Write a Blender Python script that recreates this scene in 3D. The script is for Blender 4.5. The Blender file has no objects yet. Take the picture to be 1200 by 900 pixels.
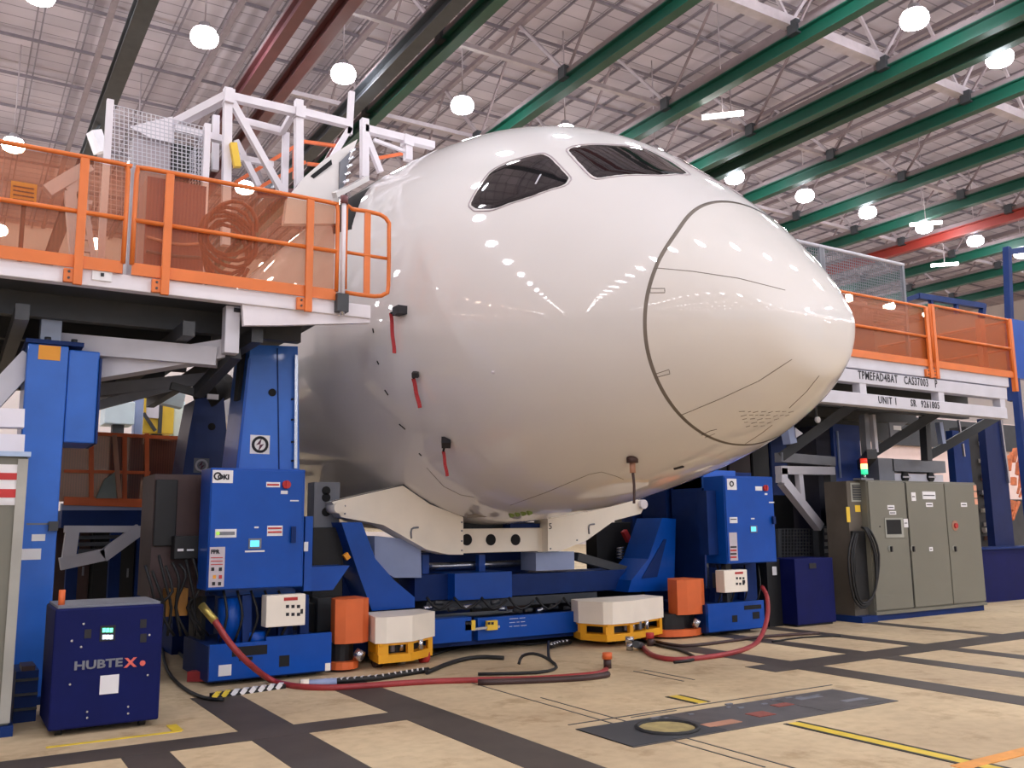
import bpy, bmesh, math, random
from mathutils import Vector, Matrix
from mathutils.bvhtree import BVHTree
random.seed(4)
SC = bpy.context.scene
COL = SC.collection
PI = math.pi
# ------------------------------------------------------------------ camera
FPX = 1060.0
EYE = Vector((0, 0, 1.6))
YAW, PITCH, ROLL = math.radians(31.8), math.radians(8.9), math.radians(-0.65)
FWD = Vector((math.sin(YAW)*math.cos(PITCH), math.cos(YAW)*math.cos(PITCH), math.sin(PITCH)))
R0 = Vector((math.cos(YAW), -math.sin(YAW), 0))
U0 = R0.cross(FWD)
RT = R0*math.cos(ROLL) + U0*math.sin(ROLL)
UP = RT.cross(FWD)
cam_data = bpy.data.cameras.new('camera')
cam = bpy.data.objects.new('camera', cam_data)
COL.objects.link(cam)
cam_data.sensor_width = 36.0
cam_data.lens = FPX/1200*36
cam_data.clip_end = 400
mw = Matrix((RT, UP, -FWD)).transposed().to_4x4()
mw.translation = EYE
cam.matrix_world = mw
SC.camera = cam
# ------------------------------------------------------------------ world, exposure
SC.view_settings.view_transform = 'Standard'
SC.view_settings.look = 'None'
SC.view_settings.exposure = 0.06
SC.view_settings.gamma = 1.0
world = bpy.data.worlds.new('world')
SC.world = world
world.use_nodes = True
world.node_tree.nodes['Background'].inputs[0].default_value = (0.76, 0.85, 1.0, 1)
world.node_tree.nodes['Background'].inputs[1].default_value = 1.0
LAMP_W = 315.0
LAMP_COL = (0.90, 0.985, 1.08)

# ------------------------------------------------------------------ helpers
def at(x, y, Y=None, Z=None, X=None):
    """point in the hall seen at pixel x, y on the plane Y=, Z= or X="""
    r = FWD + RT*((x-600)/FPX) - UP*((y-450)/FPX)
    if Y is not None: k = (Y-EYE.y)/r.y
    elif Z is not None: k = (Z-EYE.z)/r.z
    else: k = (X-EYE.x)/r.x
    return EYE + r*k

def lin(c):
    return tuple(((v/255)/12.92 if v/255 <= 0.04045 else ((v/255+0.055)/1.055)**2.4) for v in c)

MATS = {}
def mat(name, rgb, rough=0.5, metal=0.0, coat=0.0, var=0.12, scale=3.0, bump=0.0, emit=0.0, alpha=1.0, spec=0.5):
    if name in MATS: return MATS[name]
    m = bpy.data.materials.new(name); m.use_nodes = True
    nt = m.node_tree; b = nt.nodes['Principled BSDF']
    c = lin(rgb)
    b.inputs['Roughness'].default_value = rough
    b.inputs['Metallic'].default_value = metal
    b.inputs['Coat Weight'].default_value = coat
    b.inputs['Coat Roughness'].default_value = 0.03
    b.inputs['Specular IOR Level'].default_value = spec
    tc = nt.nodes.new('ShaderNodeTexCoord')
    ns = nt.nodes.new('ShaderNodeTexNoise'); ns.inputs['Scale'].default_value = scale; ns.inputs['Detail'].default_value = 6
    nt.links.new(tc.outputs['Object'], ns.inputs['Vector'])
    cr = nt.nodes.new('ShaderNodeValToRGB')
    cr.color_ramp.elements[0].position = 0.3; cr.color_ramp.elements[1].position = 0.7
    cr.color_ramp.elements[0].color = tuple(v*(1-var) for v in c)+(1,)
    cr.color_ramp.elements[1].color = tuple(min(1, v*(1+var)) for v in c)+(1,)
    nt.links.new(ns.outputs['Fac'], cr.inputs['Fac'])
    nt.links.new(cr.outputs['Color'], b.inputs['Base Color'])
    if bump:
        bp = nt.nodes.new('ShaderNodeBump'); bp.inputs['Strength'].default_value = bump; bp.inputs['Distance'].default_value = 0.01
        nt.links.new(ns.outputs['Fac'], bp.inputs['Height']); nt.links.new(bp.outputs['Normal'], b.inputs['Normal'])
    if emit:
        b.inputs['Emission Color'].default_value = c+(1,); b.inputs['Emission Strength'].default_value = emit
    if alpha < 1: b.inputs['Alpha'].default_value = alpha
    MATS[name] = m
    return m

M_WHITE = mat('aircraft white paint', (228, 224, 222), 0.5, coat=1.0, var=0.02, scale=0.6)
M_RADOME = mat('radome white paint', (229, 224, 219), 0.5, coat=1.0, var=0.015, scale=0.6)
M_SEAM = mat('seam sealant grey', (128, 118, 108), 0.6)
M_DARKGAP = mat('dark gap', (18, 18, 20), 0.8)
M_GLASS = mat('dark cockpit glass', (22, 22, 26), 0.05, coat=1.0, var=0.3, scale=2)
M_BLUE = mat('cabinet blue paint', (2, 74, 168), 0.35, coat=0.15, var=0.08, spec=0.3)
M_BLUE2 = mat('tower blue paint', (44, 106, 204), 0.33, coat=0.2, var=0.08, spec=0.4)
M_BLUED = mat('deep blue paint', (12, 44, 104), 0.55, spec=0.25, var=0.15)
M_NAVY = mat('navy paint', (8, 18, 80), 0.6, coat=0.0, spec=0.2, var=0.1)
M_ORANGE = mat('orange rail paint', (222, 116, 46), 0.4, var=0.08)
M_ORANGE2 = mat('burnt orange cover', (226, 108, 52), 0.5, var=0.08)
M_YEL = mat('yellow bumper paint', (240, 170, 30), 0.45, var=0.06)
M_LIGHT = mat('light grey steel paint', (205, 203, 212), 0.45, var=0.06)
M_CREAM = mat('off white fixture paint', (250, 240, 224), 0.45, var=0.04)
M_FRAMEW = mat('white frame paint', (232, 226, 232), 0.5, var=0.05)
M_GREY = mat('enclosure grey green', (118, 116, 104), 0.45, var=0.05, scale=1.0)
M_GREY2 = mat('mid grey steel', (120, 122, 130), 0.5, var=0.1)
M_DGREY = mat('dark grey steel', (60, 62, 66), 0.55, var=0.15)
M_BLACK = mat('black rubber', (22, 22, 24), 0.55, var=0.2)
M_BROWN = mat('dark brown enclosure', (66, 44, 42), 0.5, var=0.2)
M_CHROME = mat('brushed metal', (200, 202, 210), 0.25, metal=0.9, var=0.05)
M_RED = mat('red hose rubber', (158, 52, 54), 0.45, var=0.12, scale=8)
M_STREAM = mat('red streamer fabric', (176, 52, 58), 0.7, var=0.15, scale=20)
M_STICK = mat('white sticker', (232, 230, 232), 0.5, var=0.04)
M_INK = mat('black ink', (30, 28, 34), 0.6, var=0.05)
M_INKR = mat('red ink', (190, 50, 50), 0.6, var=0.05)
M_INKG = mat('grey lettering', (120, 122, 130), 0.6, var=0.05)
M_INKO = mat('orange sticker', (240, 160, 40), 0.5, var=0.05)
M_GREEN = mat('crane beam green', (10, 74, 58), 0.4, var=0.15, scale=0.8)
M_REDB = mat('crane beam red', (148, 50, 40), 0.45, var=0.15, scale=0.8)
M_MAROON = mat('faded maroon beam', (110, 62, 66), 0.5, var=0.15, scale=0.8)
M_TRUSS = mat('truss grey white paint', (176, 164, 168), 0.6, var=0.1)
M_CHORD = mat('chord mauve grey', (128, 112, 114), 0.7, var=0.1)
M_PURLIN = mat('purlin grey', (120, 110, 116), 0.7, var=0.15)
M_SCREEN = mat('lit blue screen', (90, 190, 240), 0.3, emit=1.2, var=0.2, scale=30)
M_DISPG = mat('lit green display', (110, 250, 190), 0.3, emit=1.6, var=0.1)
M_DISPW = mat('lit white display', (220, 235, 255), 0.3, emit=1.6, var=0.1)
M_LR = mat('beacon red', (230, 60, 40), 0.3, emit=0.8)
M_LY = mat('beacon amber', (255, 230, 140), 0.3, emit=2.0)
M_LG = mat('beacon green', (60, 230, 160), 0.3, emit=1.0)
M_BULB = mat('lamp lens', (255, 248, 250), 0.3, emit=26.0, var=0.0)
M_TUBE = mat('fluorescent tube', (255, 250, 245), 0.3, emit=9.0, var=0.0)
M_STRIP = mat('dark floor filler', (72, 64, 58), 0.6, var=0.18, scale=2.5)
M_PLATE = mat('dark pit plate', (86, 82, 82), 0.5, var=0.2, scale=5)
M_TAPEY = mat('yellow floor tape', (226, 196, 60), 0.5, var=0.12, scale=8)
M_TAPEO = mat('orange floor tape', (236, 160, 70), 0.5, var=0.12, scale=8)
M_TAN = mat('tan patch', (176, 128, 104), 0.6, var=0.15)
M_PALEB = mat('pale blue grey block', (150, 164, 200), 0.5, var=0.06)
M_AQUA = mat('pale aqua panel', (226, 244, 250), 0.5, var=0.05)
M_YELB = mat('bright yellow paint', (236, 196, 60), 0.5, var=0.06)
M_PINK = mat('pale pink wall', (240, 214, 206), 0.8, var=0.04)

def panel_mat(name, rgb, tr):
    """tinted see-through mesh sheet: fine orange screen in front of whatever stands behind"""
    m = bpy.data.materials.new(name); m.use_nodes = True
    nt = m.node_tree; nt.nodes.clear()
    out = nt.nodes.new('ShaderNodeOutputMaterial')
    t = nt.nodes.new('ShaderNodeBsdfTransparent'); t.inputs[0].default_value = (1.0, 0.88, 0.76, 1)
    p = nt.nodes.new('ShaderNodeBsdfPrincipled'); p.inputs['Roughness'].default_value = 0.3
    tc = nt.nodes.new('ShaderNodeTexCoord'); wv = nt.nodes.new('ShaderNodeTexWave'); wv.inputs['Scale'].default_value = 9.0; wv.inputs['Distortion'].default_value = 1.5; wv.inputs['Detail'].default_value = 3
    cr = nt.nodes.new('ShaderNodeValToRGB'); c = lin(rgb)
    cr.color_ramp.elements[0].position = .3; cr.color_ramp.elements[1].position = .7
    cr.color_ramp.elements[0].color = tuple(v*.8 for v in c)+(1,); cr.color_ramp.elements[1].color = tuple(min(1, v*1.15) for v in c)+(1,)
    nt.links.new(tc.outputs['Object'], wv.inputs['Vector']); nt.links.new(wv.outputs['Fac'], cr.inputs['Fac']); nt.links.new(cr.outputs[0], p.inputs['Base Color'])
    mx = nt.nodes.new('ShaderNodeMixShader'); mx.inputs[0].default_value = 1-tr
    nt.links.new(t.outputs[0], mx.inputs[1]); nt.links.new(p.outputs[0], mx.inputs[2]); nt.links.new(mx.outputs[0], out.inputs[0])
    MATS[name] = m
    return m
M_MESH = panel_mat('orange safety screen', (186, 96, 52), 0.74)
M_MESHR = panel_mat('orange safety screen dense', (180, 92, 36), 0.55)

class B:
    def __init__(s): s.bm = bmesh.new()
    def box(s, x0, x1, y0, y1, z0, z1, bev=0.0):
        g = bmesh.ops.create_cube(s.bm, size=1)['verts']
        for v in g: v.co = Vector(((x0+x1)/2+v.co.x*(x1-x0), (y0+y1)/2+v.co.y*(y1-y0), (z0+z1)/2+v.co.z*(z1-z0)))
        if bev:
            es = list({e for v in g for e in v.link_edges})
            bmesh.ops.bevel(s.bm, geom=es, offset=bev, segments=2, affect='EDGES', profile=0.5)
        return s
    def bar(s, p, q, w=0.1, h=None, up=(0, 0, 1)):
        h = h or w; p = Vector(p); q = Vector(q); d = (q-p); L = d.length; d.normalize()
        u = Vector(up)
        if abs(d.dot(u)) > 0.98: u = Vector((0, 1, 0))
        a = d.cross(u).normalized(); b = a.cross(d)
        vs = []
        for e in (p, q):
            for i, j in ((-1, -1), (1, -1), (1, 1), (-1, 1)): vs.append(s.bm.verts.new(e+a*i*w/2+b*j*h/2))
        for f in ((3, 2, 1, 0), (4, 5, 6, 7), (0, 1, 5, 4), (1, 2, 6, 5), (2, 3, 7, 6), (3, 0, 4, 7)): s.bm.faces.new([vs[i] for i in f])
        return s
    def tube(s, pts, r, n=8, closed=False, smooth=3):
        P = [Vector(p) for p in pts]
        if smooth and len(P) > 2:
            Q = []
            N = len(P); rng = range(N if closed else N-1)
            for i in rng:
                p0 = P[(i-1) % N] if (closed or i > 0) else P[0]; p1 = P[i]; p2 = P[(i+1) % N]; p3 = P[(i+2) % N] if (closed or i+2 < N) else P[-1]
                for k in range(smooth):
                    t = k/smooth
                    Q.append(0.5*((2*p1)+(p2-p0)*t+(2*p0-5*p1+4*p2-p3)*t*t+(3*p1-p0-3*p2+p3)*t**3))
            if not closed: Q.append(P[-1])
            P = Q
        rings = []; prev = None
        N = len(P)
        for i, p in enumerate(P):
            a = P[(i-1) % N] if (closed or i > 0) else P[0]; b = P[(i+1) % N] if (closed or i < N-1) else P[-1]
            d = (b-a).normalized()
            if prev is None: u = d.orthogonal().normalized()
            else:
                u = prev-d*prev.dot(d)
                u = u.normalized() if u.length > 1e-6 else d.orthogonal().normalized()
            prev = u; v = d.cross(u)
            rings.append([s.bm.verts.new(p+(u*math.cos(2*PI*k/n)+v*math.sin(2*PI*k/n))*r) for k in range(n)])
        for i in range(N if closed else N-1):
            A, Bq = rings[i], rings[(i+1) % N]
            for k in range(n):
                f = s.bm.faces.new((A[k], A[(k+1) % n], Bq[(k+1) % n], Bq[k])); f.smooth = True
        if not closed:
            s.bm.faces.new(rings[0][::-1]); s.bm.faces.new(rings[-1])
        return s
    def cyl(s, p, q, r, n=20): return s.tube([p, q], r, n, smooth=0)
    def prism(s, pts, y0, y1):
        """outline of 3D points (their x, z used) pushed from y0 to y1"""
        a = [s.bm.verts.new((p[0], y0, p[-1])) for p in pts]; b = [s.bm.verts.new((p[0], y1, p[-1])) for p in pts]
        s.bm.faces.new(a); s.bm.faces.new(b[::-1]); n = len(pts)
        for i in range(n): s.bm.faces.new((a[i], b[i], b[(i+1) % n], a[(i+1) % n]))
        bmesh.ops.recalc_face_normals(s.bm, faces=s.bm.faces[:])
        return s
    def slab(s, pts, z0, z1):
        a = [s.bm.verts.new((p[0], p[1], z0)) for p in pts]; b = [s.bm.verts.new((p[0], p[1], z1)) for p in pts]
        s.bm.faces.new(a[::-1]); s.bm.faces.new(b); n = len(pts)
        for i in range(n): s.bm.faces.new((a[i], a[(i+1) % n], b[(i+1) % n], b[i]))
        bmesh.ops.recalc_face_normals(s.bm, faces=s.bm.faces[:])
        return s

def link(name, b, m, parent=None, label=None, kind=None, loc=None):
    me = bpy.data.meshes.new(name)
    off = Vector((0, 0, 0)); p = parent
    if parent is not None:
        while p is not None: off += p.location; p = p.parent
    elif loc is not None: off = Vector(loc)
    if off.length > 0: bmesh.ops.translate(b.bm, verts=b.bm.verts[:], vec=-off)
    b.bm.to_mesh(me); b.bm.free()
    me.materials.append(m)
    o = bpy.data.objects.new(name, me); COL.objects.link(o)
    if parent is not None: o.parent = parent
    elif loc is not None: o.location = loc
    if label: o['label'] = label
    if kind: o['kind'] = kind
    return o
def thing(name, label, cat, loc=(0, 0, 0), group=None):
    o = bpy.data.objects.new(name, None); COL.objects.link(o); o.location = loc
    o['label'] = label; o['category'] = cat
    if group: o['group'] = group
    return o
def single(name, b, m, label, cat, loc=(0, 0, 0), group=None):
    o = link(name, b, m, None, label, None, loc); o['category'] = cat
    if group: o['group'] = group
    return o
def text(s, size, p, m, parent, name='lettering', align='LEFT', bold=0.0, sx=1.0, ext=0.002, sp=1.0):
    cu = bpy.data.curves.new('t', 'FONT'); cu.body = s; cu.size = size; cu.extrude = ext; cu.align_x = align; cu.align_y = 'BOTTOM'; cu.offset = bold; cu.space_character = sp; cu.resolution_u = 2
    o = bpy.data.objects.new('t', cu); COL.objects.link(o)
    dg = bpy.context.evaluated_depsgraph_get()
    me = bpy.data.meshes.new_from_object(o.evaluated_get(dg))
    COL.objects.unlink(o); bpy.data.objects.remove(o)
    mm = Matrix.Translation(Vector(p)) @ Matrix.Rotation(PI/2, 4, 'X') @ Matrix.Diagonal((sx, 1, 1, 1))
    off = Vector((0, 0, 0)); q = parent
    while q is not None: off += q.location; q = q.parent
    me.transform(Matrix.Translation(-off) @ mm)
    me.materials.clear(); me.materials.append(m)
    o = bpy.data.objects.new(name, me); COL.objects.link(o); o.parent = parent
    return o
def px(pts, Y): return [at(x, y, Y=Y) for x, y in pts]
def pxbox(x0, y0, x1, y1, Y):
    """x0, x1, z0, z1 of a picture rectangle on the plane Y"""
    a = at((x0+x1)/2, (y0+y1)/2, Y=Y); l = at(x0, (y0+y1)/2, Y=Y).x; r = at(x1, (y0+y1)/2, Y=Y).x
    return l, r, at((x0+x1)/2, y1, Y=Y).z, at((x0+x1)/2, y0, Y=Y).z
def decal(parent, x0, y0, x1, y1, Y, m=None, name='sticker', label=None, t=0.004):
    a, b, c, d = pxbox(x0, y0, x1, y1, Y)
    return link(name, B().box(a, b, Y-t, Y+0.001, c, d), m or M_STICK, parent, label)

# ------------------------------------------------------------------ the hall
def floor_mat():
    m = bpy.data.materials.new('stained concrete'); m.use_nodes = True
    nt = m.node_tree; b = nt.nodes['Principled BSDF']
    tc = nt.nodes.new('ShaderNodeTexCoord')
    n1 = nt.nodes.new('ShaderNodeTexNoise'); n1.inputs['Scale'].default_value = 0.6; n1.inputs['Detail'].default_value = 8
    n2 = nt.nodes.new('ShaderNodeTexNoise'); n2.inputs['Scale'].default_value = 9; n2.inputs['Detail'].default_value = 6
    n3 = nt.nodes.new('ShaderNodeTexNoise'); n3.inputs['Scale'].default_value = 1.6; n3.inputs['Detail'].default_value = 8; n3.inputs['Roughness'].default_value = .7
    for n in (n1, n2, n3): nt.links.new(tc.outputs['Object'], n.inputs['Vector'])
    r1 = nt.nodes.new('ShaderNodeValToRGB'); r1.color_ramp.elements[0].position = .3; r1.color_ramp.elements[1].position = .7
    r1.color_ramp.elements[0].color = lin((188, 166, 134))+(1,); r1.color_ramp.elements[1].color = lin((222, 200, 162))+(1,)
    r2 = nt.nodes.new('ShaderNodeValToRGB'); r2.color_ramp.elements[0].position = .35; r2.color_ramp.elements[1].position = .6
    r2.color_ramp.elements[0].color = (.9, .89, .88, 1); r2.color_ramp.elements[1].color = (1, 1, 1, 1)
    r3 = nt.nodes.new('ShaderNodeValToRGB'); r3.color_ramp.elements[0].position = .36; r3.color_ramp.elements[1].position = .46
    r3.color_ramp.elements[0].color = (.72, .66, .6, 1); r3.color_ramp.elements[1].color = (1, 1, 1, 1)
    nt.links.new(n1.outputs[0], r1.inputs[0]); nt.links.new(n2.outputs[0], r2.inputs[0]); nt.links.new(n3.outputs[0], r3.inputs[0])
    m1 = nt.nodes.new('ShaderNodeMix'); m1.data_type = 'RGBA'; m1.blend_type = 'MULTIPLY'; m1.inputs[0].default_value = 1
    m2 = nt.nodes.new('ShaderNodeMix'); m2.data_type = 'RGBA'; m2.blend_type = 'MULTIPLY'; m2.inputs[0].default_value = .8
    nt.links.new(r1.outputs[0], m1.inputs[6]); nt.links.new(r2.outputs[0], m1.inputs[7])
    nt.links.new(m1.outputs[2], m2.inputs[6]); nt.links.new(r3.outputs[0], m2.inputs[7])
    nt.links.new(m2.outputs[2], b.inputs['Base Color'])
    b.inputs['Roughness'].default_value = 0.75; b.inputs['Specular IOR Level'].default_value = 0.4
    bp = nt.nodes.new('ShaderNodeBump'); bp.inputs['Strength'].default_value = .15; bp.inputs['Distance'].default_value = .01
    nt.links.new(n2.outputs[0], bp.inputs['Height']); nt.links.new(bp.outputs[0], b.inputs['Normal'])
    return m
def roof_mat():
    m = bpy.data.materials.new('roof deck panels'); m.use_nodes = True
    nt = m.node_tree; b = nt.nodes['Principled BSDF']
    tc = nt.nodes.new('ShaderNodeTexCoord')
    br = nt.nodes.new('ShaderNodeTexBrick'); br.inputs['Scale'].default_value = 1
    br.inputs['Brick Width'].default_value = 1.5; br.inputs['Row Height'].default_value = .75; br.inputs['Mortar Size'].default_value = .03
    br.offset = .0
    br.inputs['Color1'].default_value = lin((186, 174, 180))+(1,); br.inputs['Color2'].default_value = lin((168, 156, 162))+(1,); br.inputs['Mortar'].default_value = lin((132, 122, 128))+(1,)
    nt.links.new(tc.outputs['Object'], br.inputs['Vector'])
    ns = nt.nodes.new('ShaderNodeTexNoise'); ns.inputs['Scale'].default_value = .4; ns.inputs['Detail'].default_value = 5
    nt.links.new(tc.outputs['Object'], ns.inputs['Vector'])
    mx = nt.nodes.new('ShaderNodeMix'); mx.data_type = 'RGBA'; mx.blend_type = 'OVERLAY'; mx.inputs[0].default_value = .35
    nt.links.new(br.outputs['Color'], mx.inputs[6]); nt.links.new(ns.outputs['Fac'], mx.inputs[7]); nt.links.new(mx.outputs[2], b.inputs['Base Color'])
    b.inputs['Roughness'].default_value = .8
    return m
M_FLOOR = floor_mat(); M_ROOF = roof_mat()
M_WALL = mat('hall wall cladding', (214, 202, 198), 0.8, var=0.05, scale=0.3)
ZR = 20.5
floor = link('floor', B().box(-96, 78, -66, 62, -0.3, 0), M_FLOOR, kind='structure')
link('ceiling', B().box(-96, 78, -66, 62, ZR, ZR+0.3), M_ROOF, kind='structure')
link('wall_back', B().box(-96, 78, 62, 62.3, -0.3, ZR+0.3), M_WALL, kind='structure')
link('wall_right', B().box(78, 78.3, -66, 62.3, -0.3, ZR+0.3), M_WALL, kind='structure')
link('wall_left', B().box(-96.3, -96, -66, 62.3, -0.3, ZR+0.3), M_WALL, kind='structure')

t_ = link('unseen_shade_screen', B().box(-7.2, -7.0, 4, 34, 0, 4.8), mat('dark shade screen', (40, 42, 48), .9), None, 'unseen dark screen added left of the bay, outside the picture'); t_['category'] = 'shade screen'  # added out of view to darken the left flank of the fuselage
# floor inlays: parts of the floor
def inlay(name, x0, x1, y0, y1, m, z=0.003, label=None):
    return link(name, B().box(x0, x1, y0, y1, -0.01, z), m, floor, label)
for x0, x1, y0, y1 in ((1.17, 1.5, 2, 7.25), (2.1, 2.55, 1, 9.3), (3.4, 3.85, 1, 9.6), (8.1, 8.5, 0, 10.5), (9.5, 9.85, 0, 10.6), (10.75, 11.06, 0, 10.6), (12.55, 12.85, 0, 9.7), (-.6, -.2, 2, 9)):
    inlay('dark_strip', x0, x1, y0, y1, M_STRIP)
inlay('dark_strip', -3, 3.6, 7.22, 7.58, M_STRIP, .004)
inlay('dark_strip', 7.75, 24, 7.15, 7.6, M_STRIP, .004)
inlay('dark_strip', -3, 3.6, 4.2, 4.5, M_STRIP, .004)
for x0, x1, y0, y1 in ((4.72, 4.735, 4.5, 8.6), (4.86, 4.875, 4.2, 7.4), (5.0, 5.5, 6.22, 6.235), (4.4, 7.6, 6.28, 6.3), (6.55, 6.57, 7.3, 8.1), (6.7, 6.72, 7.3, 8.1)):
    inlay('saw_cut', x0, x1, y0, y1, M_DGREY)
inlay('yellow_tape', 5.87, 5.98, 3.3, 5.32, M_TAPEY, .004); inlay('tape_edge', 5.83, 5.87, 3.3, 5.33, M_BLACK, .004); inlay('tape_edge', 5.98, 6.02, 3.3, 5.33, M_BLACK, .004)
inlay('yellow_tape', 5.87, 5.98, 6.35, 6.75, M_TAPEY, .004); inlay('tape_edge', 5.83, 5.87, 6.35, 6.75, M_BLACK, .004); inlay('tape_edge', 5.98, 6.02, 6.35, 6.75, M_BLACK, .004)
inlay('orange_tape', 5.75, 9.5, 3.72, 3.84, M_TAPEO, .005, 'orange dashed tape line at the right edge')
inlay('yellow_tape', 0.75, 1.72, 7.85, 7.89, M_TAPEY, .006); inlay('yellow_tape', 1.66, 1.74, 7.89, 8.15, M_TAPEY, .006)
inlay('pit_cover', 4.35, 7.4, 5.4, 6.12, M_PLATE, .006, 'dark grey steel cover plate over floor pit')
inlay('pit_panel', 4.35, 5.3, 5.42, 6.1, M_DGREY, .009); inlay('pit_panel', 6.5, 7.35, 5.45, 6.08, M_PLATE, .009)
a = B(); a.tube([(4.95+.24*math.cos(t*PI/8), 5.72+.24*math.sin(t*PI/8), .012) for t in range(16)], .02, 6, closed=True, smooth=1)
link('manhole_ring', a, M_BLACK, floor)
link('manhole_lid', B().cyl((4.95, 5.72, 0), (4.95, 5.72, .014), .22, 24), mat('worn yellow grey lid', (160, 144, 96), .6, var=.25, scale=12), floor, 'worn yellowish round lid')
for x, y, w, h, m in ((5.25, 5.55, .35, .12, M_TAN), (5.85, 5.6, .2, .16, mat('faded red paint', (140, 72, 60), .6, var=.2, scale=20)), (6.3, 5.8, .2, .1, MATS['faded red paint']), (6.7, 5.9, .3, .08, M_GREY2), (6.95, 5.6, .3, .08, M_GREY2)):
    inlay('paint_patch', x, x+w, y, y+h, m, .011)
random.seed(9)
for i in range(16):
    x = random.uniform(4.8, 7.2); y = random.uniform(5.95, 6.15); inlay('paint_chip', x, x+random.uniform(.03, .1), y, y+.03, M_GREY2, .012)

# ------------------------------------------------------------------ roof steel
# thin purlins under the deck, far too many to count
pb = B()
for i in range(60): pb.box(-22+i*1.48, -21.95+i*1.48, 0, 61.9, ZR-.22, ZR-.12)
for i in range(18): pb.box(-20, 76, 4+i*3.3, 4.07+i*3.3, ZR-.32, ZR-.2)
pr = link('roof_purlins', pb, M_PURLIN, kind='stuff'); pr['label'] = 'thin grey purlins crossing under the roof deck'; pr['category'] = 'roof framing'

ORD = ['first', 'second', 'third', 'fourth', 'fifth', 'sixth', 'seventh', 'eighth', 'ninth', 'tenth', 'eleventh', 'twelfth', 'thirteenth', 'fourteenth', 'fifteenth', 'sixteenth', 'seventeenth', 'eighteenth', 'nineteenth', 'twentieth']
def truss(X, m, lab, w=.34, h=.5, z=16.0, web=True, y0=4, y1=60):
    t = thing('crane_beam', lab, 'roof beam', (X, 30, z))
    b = B(); b.box(X-w/2, X+w/2, y0, y1, z, z+.05).box(X-w/2, X+w/2, y0, y1, z+h-.05, z+h).box(X-.03, X+.03, y0, y1, z+.05, z+h-.05)
    link('runway_beam', b, m, t)
    link('bottom_chord', B().box(X-.13, X+.13, y0, y1, z+h+.02, z+h+.2), M_CHORD, t)
    link('top_chord', B().box(X-.1, X+.1, y0, y1, ZR-.7, ZR-.52), M_CHORD, t)
    if web:
        y = y0+1.5; k = 0
        while y < y1-3:
            link('web_member', B().bar((X, y, z+h+.15), (X, y+2.95, ZR-.6), .12, .1), M_TRUSS, t)
            link('web_member', B().bar((X, y+2.95, ZR-.6), (X, y+5.9, z+h+.15), .07, .07), M_CHORD, t)
            link('hanger_clamp', B().box(X-.24, X+.24, y-.18, y+.18, z+h-.1, z+h+.34), M_DGREY, t)
            y += 5.9; k += 1
    return t
GX = [(12.05, M_GREEN, 'dark green roof crane beam, first green one right of the left lamps'),
      (16.7, M_GREEN, 'green crane beam rising from the cockpit crown to the top edge'),
      (21.2, M_GREEN, 'green crane beam rising from the right cockpit pane to the top edge'),
      (25.5, M_GREEN, 'bright green crane beam, the upper one of the close pair at upper right'),
      (30.2, M_GREEN, 'green crane beam next below the close pair at upper right'),
      (34.9, M_GREEN, 'green crane beam two below the close pair at upper right'),
      (39.3, M_GREEN, 'green crane beam just above the red beam at right'),
      (43.2, M_REDB, 'red crane beam low on the right, shining under the lamps'),
      (47.8, M_GREEN, 'green crane beam just below the red beam at right'),
      (52.4, M_GREEN, 'green crane beam two below the red beam at right, over the wire cage'),
      (57.0, M_GREEN, 'lowest green crane beam at right behind the blue frame'),
      (3.7, M_DGREY, 'dark grey crane beam standing steeply at upper left'),
      (7.5, M_MAROON, 'left one of the two faded maroon roof beams'),
      (8.6, M_MAROON, 'right one of the two faded maroon roof beams')]
for X, m, l in GX: truss(X, m, l, web=X > 9, w=.5 if m == M_DGREY else .34)
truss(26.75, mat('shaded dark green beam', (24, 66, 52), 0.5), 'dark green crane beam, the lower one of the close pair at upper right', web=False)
truss(11.1, M_DGREY, 'dark double rail directly left of the first green crane beam', web=False, w=.45)
truss(-4.5, M_PURLIN, 'pale grey roof beam in the upper left corner', w=.3, web=False)
for Y, w, l in ((17.5, .34, 'broad white cross girder running between the green beams at upper right'), (23.6, .16, 'thin white cross girder above the cockpit roof'), (29.5, .16, 'thin far cross girder low between the roof lamps')):
    t = thing('cross_girder', l, 'roof beam', (30, Y, 16.6))
    link('chord', B().box(13.5 if w > .3 else 9, 62, Y-w/2, Y+w/2, 16.72, 16.72+w), M_TRUSS, t)
    x = 16.7
    while x < 58 and w > .2:
        link('diagonal', B().bar((x, Y, 16.9), (x+2.2, Y, ZR-.6), .1, .1), M_TRUSS, t)
        link('diagonal', B().bar((x+2.2, Y, ZR-.6), (x+4.45, Y, 16.9), .1, .1), M_TRUSS, t)
        x += 4.45

# ------------------------------------------------------------------ high bay lamps
def lamp_mesh():
    b = B()
    prof = [(.08, .5), (.16, .48), (.2, .36), (.33, .28), (.35, .24), (.3, .25)]
    n = 14; rings = [[b.bm.verts.new((r*math.cos(2*PI*k/n), r*math.sin(2*PI*k/n), z)) for k in range(n)] for r, z in prof]
    for i in range(len(rings)-1):
        for k in range(n): b.bm.faces.new((rings[i][k], rings[i][(k+1) % n], rings[i+1][(k+1) % n], rings[i+1][k])).smooth = True
    b.bm.faces.new(rings[0])
    return b
lab = {(0, 2): 'high bay lamp in the upper left corner', (1, 2): 'high bay lamp over the white guard frame, second from the left edge', (2, 2): 'high bay lamp right of the maroon roof beams',
       (3, 2): 'high bay lamp just above the cockpit crown', (5, 1): 'brightest high bay lamp at the top right edge', (6, 1): 'high bay lamp under the top right corner of the roof',
       (7, 2): 'high bay lamp right of the nose above the sixth green beam', (8, 2): 'high bay lamp beside the one right of the nose, farther right'}
base = None
far = B()
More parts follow.
